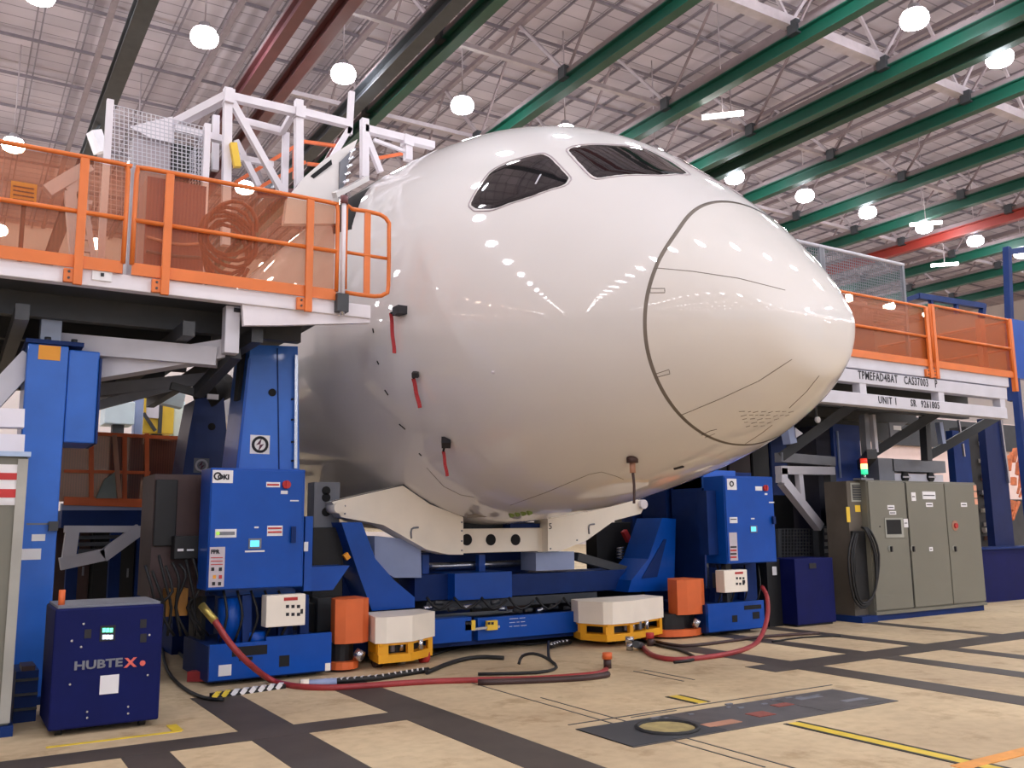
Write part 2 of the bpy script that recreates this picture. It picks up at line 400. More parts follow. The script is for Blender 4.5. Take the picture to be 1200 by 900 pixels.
for j in range(-5, 5):
    for i in range(-20, 14):
        X = 1.14+4.45*i; Y = 3.1+11.7*j
        if i < -6 or j < -3:
            far.cyl((X, Y, 16.06), (X, Y, 16.5), .38, 10); continue
        
        zl = 16.3
        pxl = None
        d = Vector((X, Y, zl))-EYE; dz = d.dot(FWD)
        vis = False
        if dz > 0:
            u = 600+FPX*d.dot(RT)/dz; v = 450-FPX*d.dot(UP)/dz; vis = -20 < u < 1220 and -20 < v < 420
        hor = 'left' if not vis or u < 400 else ('middle' if u < 800 else 'right')
        l = lab.get((i, j)) or ('high bay lamp in the %s row from the camera, %s column from the left' % (ORD[j], ORD[i+1]) if vis else 'high bay lamp hanging from the roof outside the picture')
        t = thing('high_bay_lamp', l, 'lamp', (X, Y, zl), 'high bay lamps hung from the roof' if vis else 'high bay lamps outside the picture')
        if base is None:
            h = lamp_mesh(); mh = bpy.data.meshes.new('lamp_housing'); h.bm.to_mesh(mh); h.bm.free(); mh.materials.append(M_LIGHT)
            h = B(); n = 16; pr_f = [(.30, .26), (.40, .12), (.41, -.02), (.36, -.14), (.2, -.22), (.04, -.24)]
            rr = [[h.bm.verts.new((r*math.cos(2*PI*k/n), r*math.sin(2*PI*k/n), z)) for k in range(n)] for r, z in pr_f]
            for a in range(len(rr)-1):
                for k in range(n): h.bm.faces.new((rr[a][k], rr[a+1][k], rr[a+1][(k+1) % n], rr[a][(k+1) % n])).smooth = True
            h.bm.faces.new(rr[-1]); ml = bpy.data.meshes.new('lamp_lens'); h.bm.to_mesh(ml); h.bm.free(); ml.materials.append(M_BULB)
            h = B().cyl((0, 0, .5), (0, 0, ZR-zl), .025, 6); mc = bpy.data.meshes.new('drop_rod'); h.bm.to_mesh(mc); h.bm.free(); mc.materials.append(M_TRUSS)
            base = (mh, ml, mc)
            ld = bpy.data.lights.new('lamp_light', 'POINT'); ld.energy = LAMP_W; ld.color = LAMP_COL; ld.shadow_soft_size = 0.3
        for nm, me in zip(('housing', 'lens', 'drop_rod'), base):
            o = bpy.data.objects.new(nm, me); COL.objects.link(o); o.parent = t
        if j < -3 or i < -7 or (j <= 0 and i <= -3): continue
        lo = bpy.data.objects.new('lamp_light', ld); COL.objects.link(lo); lo.parent = t; lo.location = (0, 0, -.35)
far_o = link('far_lamps', far, M_BULB, kind='stuff'); far_o['label'] = 'distant rows of high bay lamps that show only as glints on the nose'; far_o['category'] = 'lamps'
for (u, v), l in (((847, 135), 'short fluorescent tube fitting between the green beams above the nose'), ((1085, 262), 'fluorescent fitting beside the red crane beam'), ((1107, 310), 'fluorescent fitting right of the wire cage under the red beam')):
    p = at(u, v, Z=15.7)
    t = thing('tube_fitting', l, 'lamp', p)
    link('tube', B().cyl(p+Vector((-.5, .5, 0)), p+Vector((.5, -.5, 0)), .09, 10), M_TUBE, t)
    link('drop_rod', B().cyl(p+Vector((0, 0, .05)), (p.x, p.y, ZR), .02, 6), M_TRUSS, t)

# ------------------------------------------------------------------ aircraft nose
AX, AY, AZ = 6.6, 5.26, 4.4
LEN = 11.3
S_ = [0, .08, .3, .7, 1.2, 1.8, 2.5, 3.3, 4.2, 5.2, 6.3, 7.5, 9., 12]
T_ = [-1.0, -.86, -.41, .11, .62, 1.12, 1.65, 2.10, 2.44, 2.66, 2.79, 2.84, 2.88, 2.88]
B_ = [-1.0, -1.43, -1.62, -1.85, -2.06, -2.24, -2.40, -2.55, -2.67, -2.75, -2.81, -2.85, -2.88, -2.88]
W_ = [0, .46, .76, 1.11, 1.42, 1.73, 1.99, 2.23, 2.44, 2.59, 2.70, 2.76, 2.80, 2.80]
def herm(q, Q, V):
    n = len(Q)
    if q <= Q[0]: return V[0]
    if q >= Q[-1]: return V[-1]
    i = max(k for k in range(n-1) if Q[k] <= q)
    def sl(k):
        if k == 0: return (V[1]-V[0])/(Q[1]-Q[0])
        if k == n-1: return 0
        return (V[k+1]-V[k-1])/(Q[k+1]-Q[k-1])
    h = Q[i+1]-Q[i]; t = (q-Q[i])/h
    return (2*t**3-3*t*t+1)*V[i]+(t**3-2*t*t+t)*h*sl(i)+(-2*t**3+3*t*t)*V[i+1]+(t**3-t*t)*h*sl(i+1)
Q_ = [math.sqrt(s) for s in S_]
def prof(s):
    q = math.sqrt(max(s, 0))
    return herm(q, Q_, T_), herm(q, Q_, B_), herm(q, Q_, W_), -1+(min(s, 9)/9)**.7
def surf(s, th, off=0.0):
    T, Bt, W, Mz = prof(s)
    c, si = math.cos(th), math.sin(th)
    h = (T-Mz) if si > 0 else (Mz-Bt)
    p = Vector((AX+W*c, AY+s, AZ+Mz+h*si))
    if off:
        e = 1e-3
        a = surf(s+e, th)-surf(max(s-e, 1e-5), th); b = surf(s, th+e)-surf(s, th-e)
        nrm = a.cross(b)
        if nrm.length > 0: nrm.normalize()
        if nrm.dot(p-Vector((AX, AY+s+.8, AZ+Mz))) < 0: nrm = -nrm
        p = p+nrm*off
    return p
def seam_s(th):
    T, Bt, W, Mz = prof(1.0)
    z = Mz+((T-Mz) if math.sin(th) > 0 else (Mz-Bt))*math.sin(th)
    return herm(z, [-2.05, -1.6, -1.2, -.8, -.4, 0.0, .45], [1.15, 1.08, 1.025, .965, .91, .885, .965])
NT = 128
def skin(b, ss, k0, k1, off=0.0):
    """rings between surface rows k0..k1, each bent so that row value 1.0 follows the seam"""
    rings = []
    for s in ss:
        r = []
        for k in range(NT):
            th = 2*PI*k/NT; w = max(0, 1-abs(s-1.0)/1.0) if s > 0 else 0
            r.append(b.bm.verts.new(surf(s+(seam_s(th)-1.0)*w*1.0, th, off)))
        rings.append(r)
    for i in range(len(rings)-1):
        for k in range(NT):
            f = b.bm.faces.new((rings[i][k], rings[i][(k+1) % NT], rings[i+1][(k+1) % NT], rings[i+1][k])); f.smooth = True
    return rings
plane = thing('aircraft_nose', 'glossy white airliner nose section with radome, filling the middle of the hall', 'aircraft', (AX, AY, 1.6))
b = B(); ss = [1.0+(LEN-1.0)*(k/70)**1.35 for k in range(71)]; ss[0] = 1.016
rg = skin(b, ss, 0, 0)
b.bm.faces.new(rg[-1]).smooth = False
bmesh.ops.recalc_face_normals(b.bm, faces=b.bm.faces[:])
fus = link('fuselage_skin', b, M_WHITE, plane)
b = B(); ss = [0.984*(k/26)**2 for k in range(1, 27)]
rg = skin(b, ss, 0, 0)
tip = b.bm.verts.new(surf(0, 0))
for k in range(NT): b.bm.faces.new((tip, rg[0][(k+1) % NT], rg[0][k])).smooth = True
bmesh.ops.recalc_face_normals(b.bm, faces=b.bm.faces[:])
rad = link('radome', b, M_RADOME, plane, 'smooth white nose cone')
b = B(); skin(b, [.965, 1.035], 0, 0, -0.008); link('radome_seam', b, M_SEAM, plane)
# a closed shape to find points on
bb = B(); rg = skin(bb, [1.0*(k/20)**2 if k < 20 else 1.0+(LEN-1)*((k-20)/60)**1.35 for k in range(1, 81)], 0, 0); tip = bb.bm.verts.new(surf(0, 0))
for k in range(NT): bb.bm.faces.new((tip, rg[0][(k+1) % NT], rg[0][k]))
bvh = BVHTree.FromBMesh(bb.bm)
def hit(x, y):
    r = (FWD + RT*((x-600)/FPX) - UP*((y-450)/FPX)).normalized()
    p = bvh.ray_cast(EYE, r)[0]
    if p is None: p = bvh.find_nearest(EYE+r*9)[0]
    return p
def st(p):
    s = max(p.y-AY, 1e-4); T, Bt, W, Mz = prof(s); z = p.z-AZ-Mz
    return s, math.atan2(z/((T-Mz) if z > 0 else (Mz-Bt)), (p.x-AX)/W)
def line_on_skin(pts, r, name, m, n=8, closed=False):
    P = []
    N = len(pts)
    for i in range(N if closed else N-1):
        a, c = pts[i], pts[(i+1) % N]
        for k in range(n): P.append(hit(a[0]+(c[0]-a[0])*k/n, a[1]+(c[1]-a[1])*k/n))
    if not closed: P.append(hit(*pts[-1]))
    return link(name, B().tube(P, r, 6, closed=closed, smooth=1), m, plane)
def lerp_curve(pts, n):
    """closed outline resampled"""
    out = []
    for i in range(len(pts)):
        a, c = pts[i], pts[(i+1) % len(pts)]
        for k in range(n): out.append((a[0]+(c[0]-a[0])*k/n, a[1]+(c[1]-a[1])*k/n))
    return out
def rnd(pts, f=.18):
    out = []
    for i in range(len(pts)):
        p, c, q = pts[i-1], pts[i], pts[(i+1) % len(pts)]
        a = (c[0]+(p[0]-c[0])*f, c[1]+(p[1]-c[1])*f); d = (c[0]+(q[0]-c[0])*f, c[1]+(q[1]-c[1])*f)
        for t in (0, .5, 1): out.append(((1-t)**2*a[0]+2*t*(1-t)*c[0]+t*t*d[0], (1-t)**2*a[1]+2*t*(1-t)*c[1]+t*t*d[1]))
    return out
def patch(outline_st, off, name, m, parent, label=None, sub=4, rings=7):
    O = lerp_curve(outline_st, sub); cs = sum(o[0] for o in O)/len(O); ct = sum(o[1] for o in O)/len(O)
    b = B(); c0 = b.bm.verts.new(surf(cs, ct, off)); prev = None
    for k in range(1, rings+1):
        r = [b.bm.verts.new(surf(cs+(o[0]-cs)*k/rings, ct+(o[1]-ct)*k/rings, off if k < rings else -0.004)) for o in O]
        n = len(r)
        for i in range(n):
            f = b.bm.faces.new((c0, r[i], r[(i+1) % n])) if prev is None else b.bm.faces.new((prev[i], r[i], r[(i+1) % n], prev[(i+1) % n]))
            f.smooth = True
        prev = r
    bmesh.ops.recalc_face_normals(b.bm, faces=b.bm.faces[:])
    return link(name, b, m, parent, label)
def surf_tube(sts, r, name, m, parent, label=None, n=14, closed=False, off=0.0, smooth=2):
    pts = []
    N = len(sts); rng = N if closed else N-1
    for i in range(rng):
        a, c = sts[i], sts[(i+1) % N]
        for k in range(n): pts.append(surf(a[0]+(c[0]-a[0])*k/n, a[1]+(c[1]-a[1])*k/n, off))
    if not closed: pts.append(surf(sts[-1][0], sts[-1][1], off))
    b = B().tube(pts, r, 6, closed=closed, smooth=1)
    return link(name, b, m, parent, label)
SIDE = [(548, 241), (556, 248), (578, 247), (622, 232), (664, 218), (671, 209), (647, 184), (637, 179), (592, 191), (574, 201)]
FRONT = [(662, 176), (672, 171), (720, 170), (760, 175), (790, 190), (812, 206), (775, 207), (700, 211), (692, 208)]
for mir in (1, -1):
    for nm, poly in (('side', SIDE), ('front', FRONT)):
        o = [st(hit(x, y)) for x, y in poly]
        if mir < 0: o = [(s, PI-t) for s, t in o]
        o = rnd([(s, t % (2*PI)) for s, t in o], .2)
        w = patch(o, .006, 'cockpit_window', M_GLASS, plane, ('dark %s cockpit pane' % nm))
        surf_tube(o, .009, 'window_seal', M_TRUSS, w, n=2, closed=True)
        big = []
        cs = sum(q[0] for q in o)/len(o); ct = sum(q[1] for q in o)/len(o)
        # wiper / fittings seen through the glass
link('wiper', B().bar(hit(628, 216), hit(634, 205), .02), M_LIGHT, plane)
link('wiper', B().bar(hit(775, 202), hit(800, 204), .02), M_DGREY, plane)
def stl(pts): return [(a, t % (2*PI)) for a, t in (st(hit(x, y)) for x, y in pts)]
for pts in ([(769, 314), (812, 318), (865, 326), (920, 340)], [(797, 487), (845, 467), (890, 446), (928, 421)], [(925, 478), (945, 459), (960, 440)], [(872, 521), (892, 508), (905, 498)]):
    line_on_skin(pts, .0042, 'diverter_strip', M_SEAM, n=8)
line_on_skin([(762, 338), (779, 338), (779, 343), (762, 343)], .004, 'latch_mark', M_SEAM, n=2, closed=True)
line_on_skin([(769, 438), (784, 433), (785, 438), (770, 442)], .004, 'latch_mark', M_SEAM, n=2, closed=True)
line_on_skin([(822, 510), (832, 505), (840, 503)], .004, 'stencil_mark', M_SEAM, n=2)
line_on_skin([(826, 513), (838, 508)], .003, 'stencil_mark', M_SEAM, n=2)
random.seed(2)
for r in range(5):
    x = 866+r*2
    y = 483+r*4.2
    while x < 930-r*9:
        w = random.uniform(3, 7); line_on_skin([(x, y+math.sin(x)*.8), (x+w, y-1)], .004, 'stencil_mark', M_SEAM, n=2); x += w+random.uniform(2, 4)
line_on_skin([(598, 592), (640, 577), (690, 556), (705, 553), (722, 558), (731, 562)], .004, 'belly_joint', M_SEAM, n=5)
line_on_skin([(500, 548), (520, 570), (540, 580), (558, 583)], .004, 'belly_joint', M_SEAM, n=5)
for pts in ([(790, 549), (801, 546)], [(437, 385), (438, 390)], [(442, 423), (444, 427)], [(451, 457), (455, 463)], [(468, 497), (475, 503)], [(491, 531), (494, 534)]):
    line_on_skin(pts, .018 if pts[0][0] > 700 else .01, 'drain_port', M_INK, n=2)
line_on_skin([(577, 436), (580, 436)], .014, 'static_port', M_FRAMEW, n=2)
patch([st(hit(x, y)) for x, y in ((436, 218), (404, 236), (390, 246), (390, 276), (413, 270))], .01, 'door_opening', M_DARKGAP, plane, 'dark door opening beside the gate')
for x, y in ((541, 575), (660, 147), (735, 150)): pass
for k in range(4):
    p = hit(598+7*k, 602-k*1.0); link('belly_fitting', B().bar(p+Vector((0, 0, .03)), p+Vector((.03, 0, -.04)), .05), mat('green primer', (120, 140, 70), .6), plane)
# wheel-well rim: keel parts on the belly
b = B()
for (x0, y0, x1, y1) in ((548, 607, 590, 604), (590, 604, 640, 600)):
    b.bar(at(x0, y0-2, Y=10.4), at(x1, y1-2, Y=10.4), .05)
link('belly_rim', b, M_SEAM, plane)
# open door leaf standing beside its opening
b = B()
pts = [(333, 262), (337, 232), (356, 208), (380, 187), (419, 163), (409, 190), (400, 214), (396, 262)]
door = thing('open_aircraft_door', 'white curved door panel standing open behind the orange railing left of the nose', 'door', at(370, 262, Y=11.4))
b.prism(px(pts, 11.4), 11.4, 11.52); link('door_leaf', b, M_WHITE, door)
link('hinge_slot', B().prism(px([(364, 206), (388, 187), (389, 193), (368, 209)], 11.39), 11.38, 11.41), M_DARKGAP, door)
link('lining', B().prism(px([(398, 190), (410, 178), (404, 214), (397, 232)], 11.38), 11.36, 11.4), M_GREY2, door)
b = B()
for k in range(7): b.bar(at(398+k*2, 232-k*9, Y=11.3), at(404+k*2, 229-k*9, Y=11.3), .03)
link('door_mechanism', b, M_CHROME, door)
link('sill_strip', B().bar(at(392, 229, Y=11.0), at(430, 209, Y=11.6), .07), M_WHITE, door)

# probe covers with red streamers
def cover(x, y, w, h, sx, sy, ex, ey, lab, sw=.055, tilt=0):
    p = hit(x, y); s, t = st(p); n = (surf(s, t, .1)-surf(s, t)).normalized()
    th = thing('probe_cover', lab, 'probe cover', p)
    up = Vector((0, 0, 1)); side = Vector((1, 0, 0)).lerp(Vector((0, -1, 0)), .5).normalized()
    b = B().bar(p-n*.02+side*-w/2, p+n*.1+side*w/2, h, h*.8); link('cover_sleeve', b, M_INK, th)
    a = hit(sx, sy)+n*.06; e = at(ex, ey, Y=a.y)
    b = B(); N = 7
    for k in range(N):
        q0 = a.lerp(e, k/N); q1 = a.lerp(e, (k+1)/N); q0 += side*.004*math.sin(k*1.3); q1 += side*.004*math.sin((k+1)*1.3)
        b.bar(q0, q1, sw, .006, up=(0.4, -1, 0))
    link('streamer', b, M_STREAM, th)
    b = B().bar(p+n*.05, a, .02); link('cord', b, M_DARKGAP, th)
cover(472, 365, .17, .12, 463, 368, 462, 414, 'black probe cover with long red streamer, topmost beside the gate')
cover(490, 438, .08, .07, 489, 442, 492, 478, 'small black probe cover with red streamer, the middle of three', .06)
cover(525, 516, .08, .1, 523, 525, 524, 558, 'small black probe cover with red streamer, lowest of three', .05)
p = hit(741, 538)
t = thing('drain_hose', 'brown drain hose hanging from a round cap under the radome', 'hose', p)
link('drain_cap', B().cyl(p+Vector((0, 0, .03)), p+Vector((0, 0, -.04)), .06), M_BROWN, t)
link('fitting', B().cyl(p+Vector((0, 0, -.04)), p+Vector((0, 0, -.14)), .03), M_TAN, t)
e = at(743, 590, Y=p.y)
link('hose', B().tube([p+Vector((0, 0, -.12)), p.lerp(e, .6)+Vector((.01, 0, 0)), e], .014), M_BROWN, t)
# ------------------------------------------------------------------ left work platform
def pbar(b, x0, y0, x1, y1, Y, w, Y2=None, h=None):
    return b.bar(at(x0, y0, Y=Y), at(x1, y1, Y=Y2 if Y2 is not None else Y), w, h or w)
YP = 9.2
lp = thing('work_platform', 'white edged elevated work platform at left, reaching the nose side', 'platform', (1.5, 10, 3.9))
link('edge_beam', B().box(-4, 3.86, YP, YP+.12, 3.9, 4.05, .008), M_FRAMEW, lp)
link('deck', B().box(-4, 3.5, YP+.12, 11.6, 3.94, 4.05).box(-4, 2.7, 11.6, 15.5, 3.94, 4.05), M_DGREY, lp)
for y in (9.9, 11.2, 12.5, 14, 15.3): link('joist', B().box(-4, 3.3 if y < 11 else 2.6, y, y+.12, 3.7, 3.94), M_DGREY, lp)
for x in (-2.6, -1.1, .4, 1.9, 2.6): link('joist', B().box(x, x+.12, 9.4, 15.4, 3.55, 3.7), M_DGREY, lp)
link('bracket_plate', B().prism(px([(284, 353), (434, 367), (434, 378), (325, 381), (286, 381)], YP+.02), YP+.03, YP+.1), M_FRAMEW, lp)
link('strut', B().box(2.31, 2.46, YP+.15, YP+.3, 3.4, 3.9, .008), M_LIGHT, lp)
link('hanger_post', B().box(.66, .85, 10.0, 10.2, 3.42, 3.95, .008), mat('pale blue grey post', (160, 172, 196), .5), lp)
b = B(); pbar(b, 60, 402, 255, 419, 10.3, .2, 9.7); link('tie_beam', b, M_LIGHT, lp)
b = B(); pbar(b, 100, 437, 265, 410, 10.3, .2, 9.7); link('tie_beam', b, M_LIGHT, lp)
b = B(); pbar(b, 112, 458, 250, 443, 11.2, .14); pbar(b, 112, 476, 220, 448, 11.2, .1); link('tie_beam', b, M_GREY2, lp)
b = B(); pbar(b, 276, 414, 232, 460, 9.5, .12, 10.4); pbar(b, 200, 452, 236, 462, 10.4, .08); link('actuator_arm', b, M_DGREY, lp)
b = B(); pbar(b, -20, 480, 36, 420, 10.1, .2); link('diagonal_brace', b, M_LIGHT, lp)
for y in (491, 521):
    b = B(); pbar(b, -60, y-2, 28, y, 9.4, .17, h=.17); link('side_beam', b, M_FRAMEW, lp)
for (x0, y0, x1, y1) in ((86, 361, 176, 369), (222, 353, 258, 356)):
    b = B(); pbar(b, x0, y0, x1, y1, 11.0, .035); link('under_deck_tube', b, M_FRAMEW, lp)
link('junction_plate', B().box(*pxbox(108, 316, 131, 329, YP-.01)[:2], YP-.02, YP, *pxbox(108, 316, 131, 329, YP-.01)[2:]), M_STICK, lp)
decal(lp, 118, 320, 122, 324, YP-.022, M_INK, 'mark')
decal(lp, 274, 361, 282, 366, YP+.148, M_INK, 'cable_hook')

# railing sections
def rail_section(x0, x1, lab, post_x=(), z0=4.05, zt=5.15, Y=YP, scr=M_MESH, zb=3.9, mid=.5):
    t = thing('guard_railing', lab, 'railing', (x0, Y, z0))
    r = .024
    b = B().tube([(x0, Y-.03, z0+.1), (x0, Y-.03, zt-.08), (x0+.03, Y-.03, zt-.02), (x0+.1, Y-.03, zt), ((x0+x1)/2, Y-.03, zt), (x1-.1, Y-.03, zt), (x1-.03, Y-.03, zt-.02), (x1, Y-.03, zt-.08), (x1, Y-.03, z0+.1)], r, 8, smooth=2)
    link('top_rail', b, M_ORANGE, t)
    zm = z0+(zt-z0)*mid
    link('mid_rail', B().cyl((x0, Y-.03, zm), (x1, Y-.03, zm), r, 8), M_ORANGE, t)
    link('toe_board', B().box(x0, x1, Y-.035, Y-.01, z0, z0+.12), M_ORANGE, t)
    link('screen', B().box(x0+.02, x1-.02, Y+.0, Y+.012, z0+.1, zt-.02), scr, t)
    for k, x in enumerate(post_x):
        p = link('post', B().box(x-.04, x+.04, Y-.07, Y-.03, zb-.02, zt-.02, .006), M_ORANGE, t)
        link('bracket', B().box(x-.12, x-.03, Y-.05, Y, zb+.0, zb+.13, .004), M_ORANGE, p)
        link('bolt', B().cyl((x-.075, Y-.06, zb+.04), (x-.075, Y-.045, zb+.04), .012, 8).cyl((x-.075, Y-.06, zb+.1), (x-.075, Y-.045, zb+.1), .012, 8), M_DGREY, p)
    return t
rail_section(-2.2, 1.27, 'orange guard railing with tinted screen at the far left', post_x=(.88, -.9))
rail_section(1.35, 3.44, 'orange guard railing with coiled hose behind, ending at the white pipe', post_x=(1.66, 3.12))
g = thing('swing_gate', 'small orange swing gate at the platform end touching the nose', 'gate', (3.56, YP, 4.1))
link('gate_frame', B().tube([(3.55, YP, 4.2), (3.55, YP, 5.1), (3.62, YP, 5.13), (3.95, YP, 5.13), (4.05, YP-.02, 5.05), (4.06, YP-.02, 4.95), (4.06, YP-.02, 4.3), (4.02, YP-.02, 4.2), (3.9, YP, 4.16), (3.55, YP, 4.16)], .024, 8, smooth=2), M_ORANGE, g)
link('gate_bar', B().box(3.77, 3.84, YP-.015, YP+.015, 4.16, 5.13), M_ORANGE, g)
link('gate_bar', B().cyl((3.55, YP, 4.62), (4.06, YP, 4.62), .02, 8), M_ORANGE, g)
link('hinge_pipe', B().cyl((3.5, YP-.06, 4.0), (3.5, YP-.06, 5.2), .026, 10), M_FRAMEW, g)
link('pipe_cap', B().cyl((3.5, YP-.06, 5.15), (3.5, YP-.06, 5.24), .045, 10), M_MAROON, g)
link('hinge_clamp', B().box(3.43, 3.56, YP-.1, YP, 3.92, 4.12), M_DGREY, g)
link('support_leg', B().cyl((3.5, YP-.06, 3.88), (3.5, YP-.06, 4.0), .026, 10), M_CHROME, g)
# things behind the left railing
hc = at(268, 275, Y=9.5)
b = B(); pts = []
for k in range(90):
    a = k*2*PI/15; rr = .27+.02*math.sin(k*.9); pts.append((hc.x+rr*math.cos(a)+.03*math.sin(k*.31), 9.42+k*.002, hc.z+.05+rr*1.15*math.sin(a)-.05*(k//15)))
b.tube(pts, .022, 6, smooth=1)
single('coiled_hose', b, mat('brown hose', (120, 66, 44), .5), 'coiled brown hose hanging behind the orange left railing', 'hose', tuple(hc))
t = thing('sign_board', 'small yellow notice hanging behind the railing at the far left', 'sign', at(28, 228, Y=9.6))
decal(t, 12, 214, 43, 240, 9.6, M_YELB, 'board'); bp0 = at(28, 238, Y=9.62); link('board_post', B().box(bp0.x-.02, bp0.x+.02, 9.602, 9.64, 4.05, bp0.z), M_DGREY, t) 
for k in range(4): decal(t, 15, 219+k*5, 40, 220.5+k*5, 9.593, M_INK, 'print_line')
sb = thing('access_stair', 'pale inclined stair frame behind the railing at far left', 'stair', at(85, 260, Y=11))
b = B(); pbar(b, 55, 225, 105, 195, 11, .14); pbar(b, 80, 226, 100, 213, 11, .1); pbar(b, 82, 225, 92, 338, 11, .12); pbar(b, 96, 215, 115, 340, 11, .06)
link('stringer', b, M_LIGHT, sb)
for k in range(5):
    b = B(); pbar(b, 84, 235+k*14, 108, 238+k*14, 11, .05); link('tread', b, M_LIGHT, sb)
# equipment rack behind
er = thing('cable_rack', 'maroon equipment rack with cable bundles behind the left railing', 'rack', at(230, 300, Y=10.6))
l, r, z0, z1 = pxbox(170, 212, 240, 318, 10.6)
link('rack_body', B().box(l, r, 10.6, 11.1, 4.05, z1), M_MAROON, er)
for k in range(6):
    z = 4.2+k*.17; link('cable_bundle', B().tube([(l+.02, 10.56, z), ((l+r)/2, 10.52, z-.05+.03*(k % 2)), (r-.02, 10.56, z+.02)], .02, 6), M_DGREY if k % 2 else M_TAN, er)
# white guard frame
gf = thing('scaffold', 'white tubular guard frame with diagonals above the left platform', 'frame', (3.5, 12, 4.05))
YF = 12.0
def fb(nm, x0, y0, x1, y1, w=.11, Y=YF, Y2=None, m=M_FRAMEW):
    b = B(); pbar(b, x0, y0, x1, y1, Y, w, Y2); return link(nm, b, m, gf)
fb('top_beam', 267, 113, 345, 131); fb('top_beam', 350, 131, 410, 146); fb('top_beam', 427, 151, 508, 171)
fb('side_beam', 267, 113, 200, 148, .12, 12, 12.9); fb('side_beam', 283, 142, 330, 154, .1, 12.6)
fb('side_beam', 205, 150, 262, 164, .1, 12.6)
for x, y, y2 in ((267, 104, 288), (350, 118, 222), (427, 140, 208), (478, 168, 188)): fb('post', x, y, x-3*(x < 300), y2, .11)
fb('post', 335, 156, 333, 228, .09, 12.6); fb('post', 253, 136, 252, 200, .09, 12.9); fb('post', 412, 108, 409, 158, .08)
fb('diagonal', 272, 120, 331, 226, .09); fb('diagonal', 410, 150, 386, 190, .08); fb('diagonal', 429, 158, 446, 202, .08); fb('diagonal', 276, 165, 303, 218, .08, 12.6)
fb('diagonal', 330, 156, 345, 130, .08, 12.6, 12); fb('side_beam', 275, 184, 320, 193, .08, 12.6); fb('side_beam', 438, 164, 476, 178, .05)
fb('post', 198, 148, 198, 168, .12, 12.9)
fb('gusset', 345, 131, 356, 134, .18); fb('gusset', 262, 113, 273, 116, .2); fb('gusset', 472, 164, 483, 168, .16)
b = B(); pbar(b, 273, 168, 278, 196, 11.9, .09); link('yellow_sleeve', b, M_YELB, gf)
# orange stair rails beyond
orr = thing('stair_railing', 'orange handrails slanting behind the white guard frame', 'railing', (4, 13.2, 4.05))
for x0, y0, x1, y1 in ((276, 214, 345, 172), (300, 222, 358, 190), (356, 166, 400, 172), (345, 172, 345, 210), (360, 192, 395, 196), (440, 186, 472, 180)):
    b = B(); pbar(b, x0, y0, x1, y1, 13.2, .05); link('handrail', b, M_ORANGE2, orr)
b = B(); pbar(b, 372, 210, 398, 165, 13.4, .12); pbar(b, 300, 226, 400, 228, 13.4, .12); link('support', b, M_MAROON, orr)
# wire cage
def wire_panel(nm, parent, corners, nx, nz, m, r=.0042):
    a, bq, c, d = corners; b = B()
    for i in range(nx+1): b.bar(a.lerp(bq, i/nx), d.lerp(c, i/nx), r*2)
    for j in range(nz+1): b.bar(a.lerp(d, j/nz), bq.lerp(c, j/nz), r*2)
    return link(nm, b, m, parent, kind='stuff')
wc = thing('wire_cage', 'white wire mesh cage standing behind the left railing', 'cage', (2, 12, 4.05))
c4 = [at(129, 122, Y=11.6), at(243, 150, Y=11.6), at(243, 212, Y=11.6), at(129, 190, Y=11.6)]
wire_panel('wire_mesh', wc, c4, 22, 14, M_LIGHT)
c5 = [c4[0]+Vector((0, 2, 0)), c4[1]+Vector((0, 2, 0)), c4[2]+Vector((0, 2, 0)), c4[3]+Vector((0, 2, 0))]
wire_panel('wire_mesh', wc, c5, 16, 10, M_LIGHT)
wire_panel('wire_mesh', wc, [c4[1], c5[1], c5[2], c4[2]], 12, 12, M_LIGHT)
for q in (c4[0], c4[1]): link('cage_post', B().box(q.x-.04, q.x+.04, 11.56, 11.64, 4.05, q.z+.05), M_FRAMEW, wc)
t = thing('machine_head', 'pale and black machine standing inside the left wire cage', 'machine', at(210, 200, Y=12.8))
l, r, z0, z1 = pxbox(200, 172, 238, 205, 12.8); link('black_housing', B().box(l, r, 12.7, 13.3, 4.05, z1, .03), M_BLACK, t)
l, r, z0, z1 = pxbox(150, 142, 200, 165, 12.8)
link('pale_arm', B().prism([(l, z0+.1), (l+.25, z1-.05), (r, z1+.1), (r, z0), (l+.3, z0)], 12.7, 13.2), M_FRAMEW, t)
link('stand', B().box((l+r)/2-.2, (l+r)/2+.3, 12.8, 13.1, 4.05, z0+.05), M_TRUSS, t)
t = thing('box_light', 'small white box fixed on the steep dark roof beam at left', 'lamp', at(113, 158, Z=15.6))
link('box', B().bar(at(110, 154, Z=15.7), at(110, 154, Z=15.7)+Vector((.3, .1, -.7)), .5, .35), M_FRAMEW, t)
link('arm', B().bar(at(111, 154, Z=15.75), (3.7, at(111, 154, Z=15.75).y, 16.1), .08), M_DGREY, t)

# ------------------------------------------------------------------ left side column, grey enclosure, navy cart
Y0 = 9.9
col = thing('lift_column', 'tall light blue lifting column with overhanging head at left, orange sticker on top', 'column', tuple(at(60, 800, Y=Y0)*1)[:2]+(0,))
L0 = at(32, 410, Y=Y0).x; L1 = at(75, 500, Y=Y0).x; L2 = at(115, 460, Y=Y0).x; ZT = at(75, 405, Y=Y0).z; ZM = at(95, 519, Y=Y0).z
link('shaft', B().box(L0, L1, Y0, Y0+.7, .0, ZT, .015), M_BLUE2, col)
link('head_box', B().box(L1+.005, L2, Y0+.02, Y0+.7, ZM, ZT-.03, .015), M_BLUE2, col)
link('head_side', B().box(L2, L2+.02, Y0, Y0+.7, ZM, ZT-.1), M_BLUED, col)
link('cap_plate', B().box(L0-.02, L0+.5, Y0-.03, Y0+.7, ZT, ZT+.04), M_BLUED, col)
